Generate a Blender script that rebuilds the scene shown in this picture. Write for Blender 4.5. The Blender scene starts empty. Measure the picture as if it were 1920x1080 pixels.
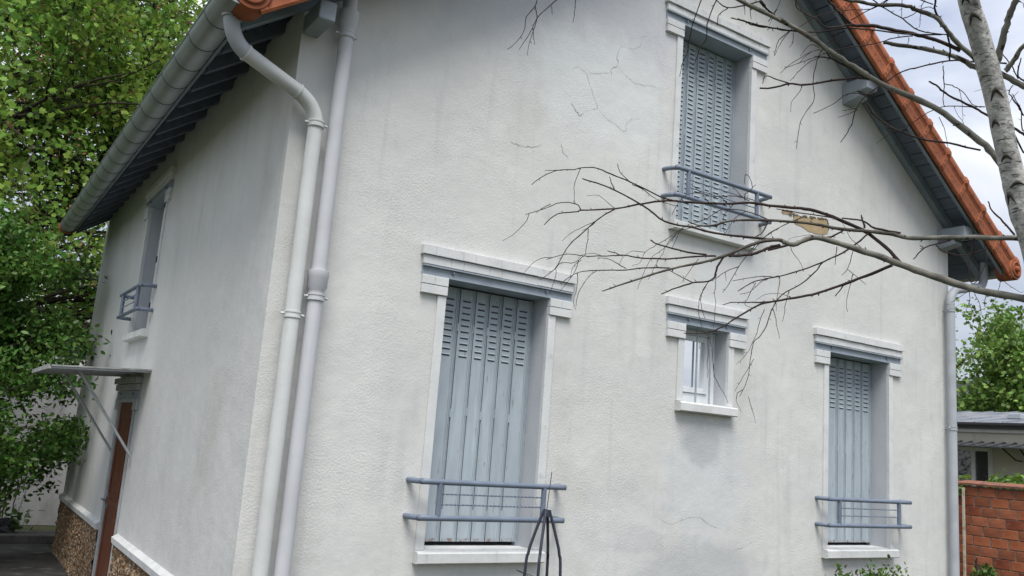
import bpy, bmesh, math, random
import numpy as np
from mathutils import Vector, Matrix, noise as mnoise
random.seed(7); RNG = np.random.default_rng(7)
S = bpy.context.scene; COL = S.collection

# ------------------------------------------------------------------ camera
YAW, PITCH, ROLL, FOC = .573043, .179728, .0763125, 1602.35
CAM = Vector((-1.591, -5.265, 1.9))
fw = Vector((math.sin(YAW)*math.cos(PITCH), math.cos(YAW)*math.cos(PITCH), math.sin(PITCH)))
rt0 = Vector((math.cos(YAW), -math.sin(YAW), 0)); up0 = rt0.cross(fw)
rt = math.cos(ROLL)*rt0 + math.sin(ROLL)*up0
up = -math.sin(ROLL)*rt0 + math.cos(ROLL)*up0
cam = bpy.data.cameras.new('camera'); co = bpy.data.objects.new('camera', cam); COL.objects.link(co)
M = Matrix.Identity(4)
for i in range(3):
    M[i][0] = rt[i]; M[i][1] = up[i]; M[i][2] = -fw[i]; M[i][3] = CAM[i]
co.matrix_world = M
cam.sensor_width = 36; cam.lens = FOC/1920*36; cam.clip_start = .05; cam.clip_end = 3000
S.camera = co
def ray(px, py):
    return (rt*((px-960)/FOC) - up*((py-540)/FOC) + fw)
def at(px, py, dist):                       # a point at a known distance along the view
    return CAM + ray(px, py).normalized()*dist
# ------------------------------------------------------------------ light
SUN_EL, SUN_AZ = math.radians(62), math.radians(208)   # azimuth clockwise from +Y
w = bpy.data.worlds.new('World'); S.world = w; w.use_nodes = True
nt = w.node_tree; nt.nodes.clear()
def N(t, **k):
    n = nt.nodes.new(t)
    for a, b in k.items(): setattr(n, a, b)
    return n
wo = N('ShaderNodeOutputWorld'); bgA = N('ShaderNodeBackground'); bgB = N('ShaderNodeBackground'); mx = N('ShaderNodeMixShader')
sky = N('ShaderNodeTexSky', sky_type='NISHITA'); sky.sun_disc = False; sky.sun_elevation = SUN_EL; sky.sun_rotation = SUN_AZ
bgA.inputs[1].default_value = .11
nt.links.new(sky.outputs[0], bgA.inputs[0])
tc = N('ShaderNodeTexCoord'); sx = N('ShaderNodeSeparateXYZ'); nt.links.new(tc.outputs['Generated'], sx.inputs[0])
mp = N('ShaderNodeMapping'); mp.inputs['Scale'].default_value = (1, 1, 2.2); mp.inputs['Location'].default_value = (.35, .1, .2); nt.links.new(tc.outputs['Generated'], mp.inputs[0])
n1 = N('ShaderNodeTexNoise'); n1.inputs['Scale'].default_value = 2.6; n1.inputs['Detail'].default_value = 7; n1.inputs['Roughness'].default_value = .52
n1.inputs['Distortion'].default_value = .4
nt.links.new(mp.outputs[0], n1.inputs[0])
rp = N('ShaderNodeValToRGB'); e = rp.color_ramp.elements
e[0].position = .36; e[0].color = (.40, .45, .57, 1); e[1].position = .66; e[1].color = (1.0, 1.0, 1.02, 1)
m_ = e.new(.50); m_.color = (.60, .64, .73, 1)
nt.links.new(n1.outputs[0], rp.inputs[0])
gr = N('ShaderNodeMapRange'); gr.inputs[1].default_value = 0; gr.inputs[2].default_value = 1; gr.inputs[3].default_value = .56; gr.inputs[4].default_value = 1.55
nt.links.new(sx.outputs[2], gr.inputs[0])
ml = N('ShaderNodeVectorMath', operation='SCALE'); nt.links.new(rp.outputs[0], ml.inputs[0]); nt.links.new(gr.outputs[0], ml.inputs[3])
nt.links.new(ml.outputs[0], bgB.inputs[0]); bgB.inputs[1].default_value = 1.0
mx.inputs[0].default_value = .88
nt.links.new(bgA.outputs[0], mx.inputs[1]); nt.links.new(bgB.outputs[0], mx.inputs[2]); nt.links.new(mx.outputs[0], wo.inputs[0])
sl = bpy.data.lights.new('sun', 'SUN'); sl.energy = 2.5; sl.angle = math.radians(30); sl.color = (1, .97, .92)
so = bpy.data.objects.new('sun', sl); COL.objects.link(so)
sd = Vector((math.sin(SUN_AZ)*math.cos(SUN_EL), math.cos(SUN_AZ)*math.cos(SUN_EL), math.sin(SUN_EL)))
so.rotation_euler = sd.to_track_quat('Z', 'Y').to_euler()
S.view_settings.view_transform = 'Standard'; S.view_settings.look = 'None'; S.view_settings.exposure = 0.56; S.view_settings.gamma = 1
S.cycles.max_bounces = 8; S.cycles.use_denoising = True

# ------------------------------------------------------------------ materials
def mat(name, c1, c2=None, scale=6, rough=.8, metal=0, bump=0, bscale=60, stretch=None, detail=5, spots=None, spec=.3, blend=(.35, .65), trans=0, island=0, streak=None, coord='Object', vor=0, grime=None, objr=0):
    m = bpy.data.materials.new(name); m.use_nodes = True; t = m.node_tree
    b = t.nodes['Principled BSDF']; b.inputs['Roughness'].default_value = rough; b.inputs['Metallic'].default_value = metal
    b.inputs['Specular IOR Level'].default_value = spec
    def nn(ty): return t.nodes.new(ty)
    tcn = nn('ShaderNodeTexCoord'); src = tcn.outputs[coord]
    col = None
    def mix(fac, a, bcol, mode='MIX'):
        x = nn('ShaderNodeMix'); x.data_type = 'RGBA'; x.blend_type = mode
        if hasattr(fac, 'links'): t.links.new(fac, x.inputs[0])
        else: x.inputs[0].default_value = fac
        for i, v in ((6, a), (7, bcol)):
            if hasattr(v, 'links'): t.links.new(v, x.inputs[i])
            else: x.inputs[i].default_value = (*v, 1)
        return x.outputs[2]
    def noi(sc, st=None, det=5, lo=.35, hi=.65, off=0):
        mpn = nn('ShaderNodeMapping'); t.links.new(src, mpn.inputs[0])
        if st: mpn.inputs['Scale'].default_value = st
        mpn.inputs['Location'].default_value = (off, off*.7, off*1.3)
        no = nn('ShaderNodeTexNoise'); no.inputs['Scale'].default_value = sc; no.inputs['Detail'].default_value = det
        t.links.new(mpn.outputs[0], no.inputs[0])
        r = nn('ShaderNodeMapRange'); r.inputs[1].default_value = lo; r.inputs[2].default_value = hi
        t.links.new(no.outputs[0], r.inputs[0]); return r.outputs[0]
    if c2 is None: c2 = tuple(x*.86 for x in c1)
    col = mix(noi(scale, stretch, detail, *blend), c1, c2)
    if streak:                                  # (colour, scale, stretch, lo, hi)
        for sc_, s_, st_, lo_, hi_ in streak:
            col = mix(noi(s_, st_, 6, lo_, hi_, 3.3), col, sc_)
    if grime:
        col = mix(noi(grime[1], None, 8, grime[2], grime[3], 9.1), col, grime[0])
    if island:
        g = nn('ShaderNodeNewGeometry'); h = nn('ShaderNodeHueSaturation')
        r = nn('ShaderNodeMapRange'); r.inputs[3].default_value = 1-island; r.inputs[4].default_value = 1+island*1.3
        t.links.new(g.outputs['Random Per Island'], r.inputs[0]); t.links.new(r.outputs[0], h.inputs['Value'])
        r2 = nn('ShaderNodeMapRange'); r2.inputs[3].default_value = .475; r2.inputs[4].default_value = .52
        mm = nn('ShaderNodeMath'); mm.operation = 'FRACT'; m2 = nn('ShaderNodeMath'); m2.operation = 'MULTIPLY'; m2.inputs[1].default_value = 7.31
        t.links.new(g.outputs['Random Per Island'], m2.inputs[0]); t.links.new(m2.outputs[0], mm.inputs[0]); t.links.new(mm.outputs[0], r2.inputs[0]); t.links.new(r2.outputs[0], h.inputs['Hue'])
        t.links.new(col, h.inputs['Color']); col = h.outputs[0]
    if objr:
        oi = nn('ShaderNodeObjectInfo'); h = nn('ShaderNodeHueSaturation'); r = nn('ShaderNodeMapRange'); r.inputs[3].default_value = 1-objr; r.inputs[4].default_value = 1+objr
        t.links.new(oi.outputs['Random'], r.inputs[0]); t.links.new(r.outputs[0], h.inputs['Value']); t.links.new(col, h.inputs['Color']); col = h.outputs[0]
    t.links.new(col, b.inputs['Base Color'])
    if bump:
        no = nn('ShaderNodeTexNoise'); no.inputs['Scale'].default_value = bscale; no.inputs['Detail'].default_value = 4; no.inputs['Roughness'].default_value = .6
        t.links.new(src, no.inputs[0]); hgt = no.outputs[0]
        if vor:
            v = nn('ShaderNodeTexVoronoi'); v.inputs['Scale'].default_value = vor; t.links.new(src, v.inputs[0])
            ad = nn('ShaderNodeMath'); ad.operation = 'ADD'; t.links.new(hgt, ad.inputs[0]); t.links.new(v.outputs[0], ad.inputs[1]); hgt = ad.outputs[0]
        bp = nn('ShaderNodeBump'); bp.inputs['Strength'].default_value = 1; bp.inputs['Distance'].default_value = bump
        t.links.new(hgt, bp.inputs['Height']); t.links.new(bp.outputs[0], b.inputs['Normal'])
    if trans:
        tr = nn('ShaderNodeBsdfTranslucent'); t.links.new(col, tr.inputs[0]); ms = nn('ShaderNodeMixShader'); ms.inputs[0].default_value = trans
        t.links.new(b.outputs[0], ms.inputs[1]); t.links.new(tr.outputs[0], ms.inputs[2]); t.links.new(ms.outputs[0], t.nodes['Material Output'].inputs[0])
    return m

def wall_material():
    m = mat('stucco', (.638, .637, .614), (.578, .579, .562), scale=1.1, rough=.92, bump=.0042, bscale=68, vor=0, spec=.1, detail=8,
            streak=[((.45, .46, .455), 2.2, (2.2, 2.2, .3), .58, .95), ((.66, .66, .635), 3.0, (1, 1, .8), .58, .8), ((.50, .505, .495), 9, (1, 1, .4), .60, .95), ((.49, .495, .485), 5.5, (2.2, 2.2, .16), .58, .95), ((.50, .49, .45), 1.3, (1, 1, .6), .58, .85)])
    t = m.node_tree; b = t.nodes['Principled BSDF']
    # repaired pale bluish patches, grime and painted sill shade with outlines of their own, soft edged boxes in house coordinates
    tcn = t.nodes.new('ShaderNodeTexCoord')
    no = t.nodes.new('ShaderNodeTexNoise'); no.inputs['Scale'].default_value = 5; no.inputs['Detail'].default_value = 6; t.links.new(tcn.outputs['Object'], no.inputs[0])
    def blob(cx, cy, cz, rx, ry, rz, colr, amt, src):
        mpn = t.nodes.new('ShaderNodeMapping'); mpn.vector_type = 'POINT'
        mpn.inputs['Location'].default_value = (-cx/rx, -cy/ry, -cz/rz); mpn.inputs['Scale'].default_value = (1/rx, 1/ry, 1/rz)
        t.links.new(tcn.outputs['Object'], mpn.inputs[0])
        ln = t.nodes.new('ShaderNodeVectorMath'); ln.operation = 'LENGTH'; t.links.new(mpn.outputs[0], ln.inputs[0])
        ad = t.nodes.new('ShaderNodeMath'); ad.operation = 'MULTIPLY_ADD'; ad.inputs[1].default_value = 1.1; t.links.new(no.outputs[0], ad.inputs[0]); t.links.new(ln.outputs['Value'], ad.inputs[2])
        r = t.nodes.new('ShaderNodeMapRange'); r.interpolation_type = 'SMOOTHSTEP'; r.inputs[1].default_value = 1.15; r.inputs[2].default_value = 1.75; r.inputs[3].default_value = amt; r.inputs[4].default_value = 0
        t.links.new(ad.outputs[0], r.inputs[0])
        x = t.nodes.new('ShaderNodeMix'); x.data_type = 'RGBA'; t.links.new(r.outputs[0], x.inputs[0]); t.links.new(src, x.inputs[6]); x.inputs[7].default_value = (*colr, 1)
        return x.outputs[2]
    src = b.inputs['Base Color'].links[0].from_socket
    src = blob(3.9, 0, 1.75, .5, 2, .55, (.58, .605, .615), .6, src)
    src = blob(3.85, 0, .95, .8, 2, .3, (.43, .445, .45), .6, src)
    src = blob(3.2, 0, 1.22, .3, 2, .12, (.42, .43, .43), .5, src)
    src = blob(2.9, 0, 1.25, .5, 2, .35, (.62, .63, .62), .5, src)
    src = blob(1.7, 0, 5.6, 2.2, 2, .75, (.52, .53, .57), .7, src)
    src = blob(2.55, 0, 4.85, .8, 2, .55, (.66, .68, .67), .75, src)
    src = blob(4.2, 0, 3.5, .5, 2, .5, (.57, .59, .60), .5, src)
    src = blob(1.7, 0, .78, .42, 2, .26, (.47, .49, .505), .75, src)
    src = blob(6.0, 0, .78, .45, 2, .26, (.50, .52, .53), .65, src)
    src = blob(3.85, 0, 2.02, .26, 2, .20, (.42, .435, .44), .7, src)  # shade below the small window's sill, painted into the stucco
    src = blob(.62, 0, 2.2, .2, 2, 1.3, (.66, .66, .64), .4, src)
    src = blob(0, 2.2, 2.6, 1, 1.6, .8, (.62, .62, .59), .6, src)
    t.links.new(src, b.inputs['Base Color'])
    fb = b.inputs['Normal'].links[0].from_node
    mk = t.nodes.new('ShaderNodeTexNoise'); mk.inputs['Scale'].default_value = 1.6; mk.inputs['Detail'].default_value = 3; t.links.new(tcn.outputs['Object'], mk.inputs[0])
    mr = t.nodes.new('ShaderNodeMapRange'); mr.inputs[1].default_value = .38; mr.inputs[2].default_value = .62; mr.inputs[3].default_value = .25; mr.inputs[4].default_value = 1.0
    t.links.new(mk.outputs[0], mr.inputs[0]); t.links.new(mr.outputs[0], fb.inputs['Strength'])
    # a second, coarser relief: uneven trowelled plaster
    n2 = t.nodes.new('ShaderNodeTexNoise'); n2.inputs['Scale'].default_value = 3.2; n2.inputs['Detail'].default_value = 5; t.links.new(tcn.outputs['Object'], n2.inputs[0])
    b2 = t.nodes.new('ShaderNodeBump'); b2.inputs['Distance'].default_value = .022; b2.inputs['Strength'].default_value = .6; t.links.new(n2.outputs[0], b2.inputs['Height'])
    t.links.new(b2.outputs[0], b.inputs['Normal'].links[0].from_node.inputs['Normal'])
    return m
MW = wall_material()
M_trim = mat('white_painted_trim', (.66, .665, .66), (.58, .59, .59), 5, .7, bump=.0015, bscale=50, grime=((.42, .43, .43), 11, .60, .80))
M_sill = mat('painted_sill', (.66, .67, .66), (.56, .57, .56), 7, .8, bump=.002, bscale=40, streak=[((.40, .41, .41), 8, (2.5, 2.5, .3), .58, .8)])
M_reveal = mat('reveal_paint', (.50, .52, .54), (.45, .47, .495), 3, .8, bump=.002, bscale=50)
M_beam = mat('blue_grey_steel', (.32, .365, .41), (.265, .305, .35), 6, .5, bump=.001, bscale=60, grime=((.35, .40, .45), 14, .58, .75))
M_beamlight = mat('grey_painted_steel', (.40, .43, .455), (.35, .38, .41), 6, .6, bump=.001)
M_shut = mat('shutter_paint', (.41, .465, .505), (.35, .40, .44), 5, .6, objr=.05, bump=.0008, bscale=30, stretch=(2, 2, .6),
             streak=[((.27, .34, .41), 9, (3, 3, .25), .60, .78), ((.20, .15, .12), 22, (3, 3, .45), .66, .73), ((.47, .53, .57), 5, (2.5, 2.5, .3), .56, .75)])
M_rust = mat('rusty_edge', (.34, .37, .40), (.22, .14, .10), 40, .8, blend=(.48, .68))
M_slot = mat('slot_shadow', (.06, .07, .08), rough=.9)
M_rail = mat('railing_paint', (.165, .20, .26), (.135, .165, .215), 8, .42, bump=.0006, bscale=40, spec=.4)
M_zinc = mat('zinc', (.40, .425, .43), (.30, .325, .33), 4, .42, objr=.06, metal=.55, bump=.001, bscale=15, streak=[((.16, .17, .18), 6, (2, .5, 2), .6, .8)])
M_annexe = mat('annexe_roof_zinc', (.19, .21, .24), (.13, .145, .165), 3, .5, metal=.3, bump=.001, streak=[((.30, .28, .28), 3, (.3, 3, 1), .5, .7)])
M_zincd = mat('dark_zinc', (.12, .125, .13), rough=.6, metal=.3)
M_pipeA = mat('pipe_paint_cream', (.60, .615, .605), (.52, .535, .52), 4, .7, bump=.001, bscale=30, streak=[((.44, .46, .42), 5, (3, 3, .4), .6, .8)])
M_pipeB = mat('pipe_paint_lilac', (.54, .55, .575), (.48, .49, .51), 4, .65, bump=.0008, bscale=30, streak=[((.44, .455, .49), 5, (3, 3, .4), .6, .8)])
M_elbow = mat('pipe_paint_grey', (.42, .44, .47), (.36, .38, .41), 6, .5, bump=.001, bscale=30)
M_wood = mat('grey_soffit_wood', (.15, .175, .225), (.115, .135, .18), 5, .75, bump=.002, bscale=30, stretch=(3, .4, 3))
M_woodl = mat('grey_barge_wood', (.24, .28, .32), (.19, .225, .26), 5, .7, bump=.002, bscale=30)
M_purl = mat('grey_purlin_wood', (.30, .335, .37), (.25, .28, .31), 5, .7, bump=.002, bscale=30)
M_tile = mat('terracotta', (.37, .120, .055), (.25, .080, .038), 6, .88, bump=.004, bscale=30, grime=((.15, .07, .045), 12, .55, .74), objr=.16)
M_tilep = mat('terracotta_relief', (.36, .09, .03), (.22, .055, .025), 8, .85)
M_door = mat('brown_door', (.165, .055, .028), (.115, .038, .02), 8, .45, bump=.002, bscale=20, stretch=(6, 6, .5))
M_frame = mat('grey_door_frame', (.42, .43, .43), (.33, .34, .34), 8, .7)
M_plinth = mat('ochre_rubble', (.27, .165, .09), (.11, .065, .035), 26, .95, bump=.03, bscale=30, vor=30, grime=((.42, .34, .24), 34, .50, .64))
M_canopy = mat('weathered_canopy', (.40, .41, .40), (.22, .23, .22), 11, .88, bump=.003, bscale=20, grime=((.45, .46, .45), 12, .55, .7))
M_brace = mat('brace_paint', (.46, .485, .50), (.38, .40, .42), 8, .5)
M_upvc = mat('white_window_frame', (.70, .72, .74), (.66, .68, .70), 4, .35)
M_patch = mat('bare_render', (.42, .32, .19), (.36, .27, .16), 8, .95, bump=.004, bscale=60)
M_patche = mat('broken_plaster_edge', (.16, .13, .10), rough=.95)
M_crack = mat('crack_shade_line', (.33, .33, .325), (.52, .52, .51), 9, .95)
M_faint = mat('faint_crack_shade', (.45, .45, .44), (.56, .56, .54), 9, .95)
M_ridge = mat('plaster_ridge', (.62, .63, .62), (.56, .57, .56), 9, .95, bump=.004, bscale=40)
M_bolt = mat('bolt_metal', (.22, .26, .31), rough=.4, metal=.4)
M_dark = mat('dark_interior', (.025, .028, .033), rough=.9)
M_brick = mat('red_hollow_brick', (.35, .12, .06), (.24, .08, .042), 5, .85, objr=.22, bump=.004, bscale=40, stretch=(1, 1, 3), grime=((.20, .07, .045), 8, .56, .75))
M_brick2 = mat('dark_red_brick', (.30, .075, .035), (.17, .05, .03), 5, .85, bump=.004, bscale=40, grime=((.36, .13, .06), 8, .56, .75))
M_brick3 = mat('orange_brick', (.45, .15, .07), (.33, .10, .045), 5, .85, bump=.004, bscale=40)
M_mortar = mat('mortar', (.33, .27, .22), (.21, .17, .14), 10, .95, bump=.004, bscale=60)
M_cope = mat('coping_tile', (.25, .105, .065), (.15, .075, .055), 6, .85, bump=.004, bscale=40)
M_post = mat('rusty_white_post', (.52, .48, .40), (.30, .17, .09), 12, .8, blend=(.5, .75))
M_cream = mat('cream_render', (.50, .48, .40), (.43, .42, .355), 1.2, .9, bump=.003, bscale=50, streak=[((.34, .34, .30), 5, (2, 2, .3), .6, .8)])
M_band = mat('pale_band', (.55, .55, .52), (.46, .46, .44), 4, .85, bump=.002)
M_curt = mat('dark_curtain', (.10, .11, .12), (.05, .055, .065), 16, .9, stretch=(1, 1, .1))
M_old = mat('aged_grey_wall', (.40, .39, .40), (.30, .295, .30), 1.4, .95, bump=.006, bscale=25, streak=[((.20, .20, .20), 3, (1.5, 1.5, .4), .55, .8)])
M_conc = mat('dark_concrete', (.075, .072, .068), (.045, .044, .042), 4, .95, bump=.006, bscale=30, grime=((.14, .135, .125), 5, .58, .72))
M_earth = mat('garden_earth', (.055, .052, .030), (.035, .050, .016), 3, 1, bump=.02, bscale=20)
M_kerb = mat('kerb_concrete', (.13, .125, .115), (.08, .078, .07), 6, .95, bump=.005, bscale=30)
M_birch = mat('birch_bark', (.56, .545, .52), (.30, .29, .275), 14, .9, bump=.006, bscale=45, streak=[((.07, .065, .06), 34, (.5, .5, 3.0), .57, .66), ((.05, .045, .042), 7, (1, 1, 1.6), .62, .72), ((.20, .20, .17), 60, (1, 1, 1), .52, .7)], spec=.15)
M_limb = mat('grey_branch_bark', (.24, .235, .20), (.13, .12, .105), 14, .85, bump=.003, bscale=40, streak=[((.04, .035, .03), 20, (1, 1, 1), .62, .68)], spec=.15)
M_limbd = mat('dark_limb_bark', (.13, .12, .10), (.07, .06, .052), 18, .85, bump=.003, bscale=40, spec=.15)
M_twig = mat('dark_twig_bark', (.055, .038, .034), (.035, .025, .023), 12, .8, spec=.2)
M_bark = mat('plane_bark', (.075, .065, .05), (.035, .03, .025), 5, .9, bump=.01, bscale=12)
M_leafA = mat('plane_leaf', (.10, .215, .035), (.22, .33, .060), .55, .5, island=.5, trans=.42, spec=.25, coord='Object')  # coarse colour noise paints in light and dark clumps, as if lit
M_leafR = mat('russet_seed', (.25, .125, .065), (.16, .09, .05), 3, .7, island=.4, trans=.2)
M_leafB = mat('shrub_leaf', (.055, .13, .022), (.08, .165, .03), 1.5, .45, island=.5, trans=.3, spec=.3)
M_leafC = mat('far_tree_leaf', (.11, .20, .038), (.16, .26, .06), .6, .55, island=.5, trans=.3)
M_leafD = mat('vine_leaf', (.13, .24, .035), (.09, .18, .03), 3, .5, island=.35, trans=.35)
M_leafE = mat('rose_leaf', (.10, .17, .035), (.06, .12, .025), 9, .45, island=.4, trans=.3)
M_leafF = mat('red_rose_leaf', (.20, .06, .035), (.14, .045, .03), 9, .45, island=.4, trans=.3)
M_iron = mat('blue_grey_iron', (.055, .062, .085), (.04, .045, .06), 12, .5, metal=.3)
M_farw = mat('far_white_wall', (.60, .60, .60), (.50, .50, .51), 2, .9)
M_farroof = mat('far_slate_roof', (.16, .17, .19), (.11, .12, .13), 4, .7)
M_black = mat('black_bag', (.02, .02, .024), (.012, .012, .015), 9, .5, bump=.02, bscale=9)
def glass(name, tint, mixf, rough=.02):
    m = bpy.data.materials.new(name); m.use_nodes = True; t = m.node_tree
    b = t.nodes['Principled BSDF']; b.inputs['Base Color'].default_value = (*tint, 1); b.inputs['Roughness'].default_value = .3
    g = t.nodes.new('ShaderNodeBsdfGlossy'); g.inputs['Roughness'].default_value = rough; g.inputs['Color'].default_value = (1, 1, 1, 1)
    x = t.nodes.new('ShaderNodeMixShader'); x.inputs[0].default_value = mixf
    t.links.new(b.outputs[0], x.inputs[1]); t.links.new(g.outputs[0], x.inputs[2]); t.links.new(x.outputs[0], t.nodes['Material Output'].inputs[0])
    return m
M_glass = glass('reflecting_pane', (.30, .38, .48), .86)
M_glassd = glass('dark_pane', (.02, .025, .03), .10)

# ------------------------------------------------------------------ mesh helpers
class MB:
    def __init__(s): s.v = []; s.f = []; s.m = []; s.mats = []; s.smooth = []
    def mi(s, m):
        if m not in s.mats: s.mats.append(m)
        return s.mats.index(m)
    def add(s, vs, fs, m, smooth=False):
        o = len(s.v); s.v += [tuple(p) for p in vs]; k = s.mi(m)
        for f in fs: s.f.append(tuple(i+o for i in f)); s.m.append(k); s.smooth.append(smooth)
        return s
    def box(s, a, b, m, bev=0):
        (x0, y0, z0), (x1, y1, z1) = a, b
        x0, x1 = min(x0, x1), max(x0, x1); y0, y1 = min(y0, y1), max(y0, y1); z0, z1 = min(z0, z1), max(z0, z1)
        if bev:
            bm = bmesh.new(); bmesh.ops.create_cube(bm, size=1)
            for v in bm.verts: v.co = ((x0+x1)/2+v.co.x*(x1-x0), (y0+y1)/2+v.co.y*(y1-y0), (z0+z1)/2+v.co.z*(z1-z0))
            bmesh.ops.bevel(bm, geom=bm.edges[:], offset=bev, segments=1, affect='EDGES')
            bm.verts.index_update(); vs = [v.co[:] for v in bm.verts]; fs = [[v.index for v in f.verts] for f in bm.faces]; bm.free()
            return s.add(vs, fs, m)
        vs = [(x0, y0, z0), (x1, y0, z0), (x1, y1, z0), (x0, y1, z0), (x0, y0, z1), (x1, y0, z1), (x1, y1, z1), (x0, y1, z1)]
        return s.add(vs, [(0, 3, 2, 1), (4, 5, 6, 7), (0, 1, 5, 4), (1, 2, 6, 5), (2, 3, 7, 6), (3, 0, 4, 7)], m)
    def prism(s, prof, axis, a, b, m, smooth=False):      # prof: 2-D polygon in the plane normal to axis
        n = len(prof); vs = []
        for t in (a, b):
            for (p, q) in prof:
                vs.append({'x': (t, p, q), 'y': (p, t, q), 'z': (p, q, t)}[axis])
        fs = [tuple(range(n))[::-1], tuple(range(n, 2*n))] + [(i, (i+1) % n, n+(i+1) % n, n+i) for i in range(n)]
        return s.add(vs, fs, m, smooth)
    def tube(s, pts, rad, m, seg=8, cap=True, smooth=True):
        pts = [Vector(p) for p in pts]; n = len(pts)
        if not hasattr(rad, '__len__'): rad = [rad]*n
        vs = []; ref = None
        for i, p in enumerate(pts):
            d = (pts[min(i+1, n-1)]-pts[max(i-1, 0)]); d.normalize()
            if ref is None: ref = d.orthogonal().normalized()
            else:
                ref = ref - d*ref.dot(d)
                ref = ref.normalized() if ref.length > 1e-5 else d.orthogonal().normalized()
            q = d.cross(ref)
            for k in range(seg):
                a = 2*math.pi*k/seg; vs.append(p+(ref*math.cos(a)+q*math.sin(a))*rad[i])
        fs = [(i*seg+k, i*seg+(k+1) % seg, (i+1)*seg+(k+1) % seg, (i+1)*seg+k) for i in range(n-1) for k in range(seg)]
        s.add(vs, fs, m, smooth)
        if cap:
            s.add(vs[:seg], [tuple(range(seg))[::-1]], m); s.add(vs[(n-1)*seg:], [tuple(range(seg))], m)
        return s
    def build(s, name, parent=None, **props):
        me = bpy.data.meshes.new(name); me.from_pydata(s.v, [], s.f); me.update()
        for m in s.mats: me.materials.append(m)
        me.polygons.foreach_set('material_index', s.m); me.polygons.foreach_set('use_smooth', s.smooth)
        o = bpy.data.objects.new(name, me); COL.objects.link(o)
        if parent: o.parent = parent
        for k, v in props.items(): o[k] = v
        return o
def thing(name, label, cat, loc=(0, 0, 0), group=None):
    o = bpy.data.objects.new(name, None); COL.objects.link(o); o.location = loc; o['label'] = label; o['category'] = cat
    if group: o['group'] = group
    o.empty_display_size = .2
    return o
def part(o, parent): o.parent = parent; return o
def smooth_path(pts, n=4):
    pts = [Vector(p) for p in pts]; out = []
    for i in range(len(pts)-1):
        p0, p1, p2, p3 = pts[max(i-1, 0)], pts[i], pts[i+1], pts[min(i+2, len(pts)-1)]
        for k in range(n):
            t = k/n
            out.append(.5*((2*p1)+(p2-p0)*t+(2*p0-5*p1+4*p2-p3)*t*t+(3*p1-p0-3*p2+p3)*t**3))
    out.append(pts[-1]); return out

# ------------------------------------------------------------------ ground
g = MB(); g.add([(-400, -400, 0), (400, -400, 0), (400, 400, 0), (-400, 400, 0)], [(0, 1, 2, 3)], M_earth); g.build('ground', kind='structure')
pth = MB(); pth.add([(-2.2, -3, .004), (-.02, -3, .004), (-.02, 8.9, .004), (-2.2, 8.9, .004)], [(0, 1, 2, 3)], M_conc); pth.build('path', kind='structure')
kb = MB(); kb.box((-2.6, 8.9, 0), (.35, 9.15, .11), M_kerb, .01); kb.box((-2.6, 9.153, 0), (.35, 9.9, .06), M_conc); kb.build('path_kerb', kind='structure')

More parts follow.
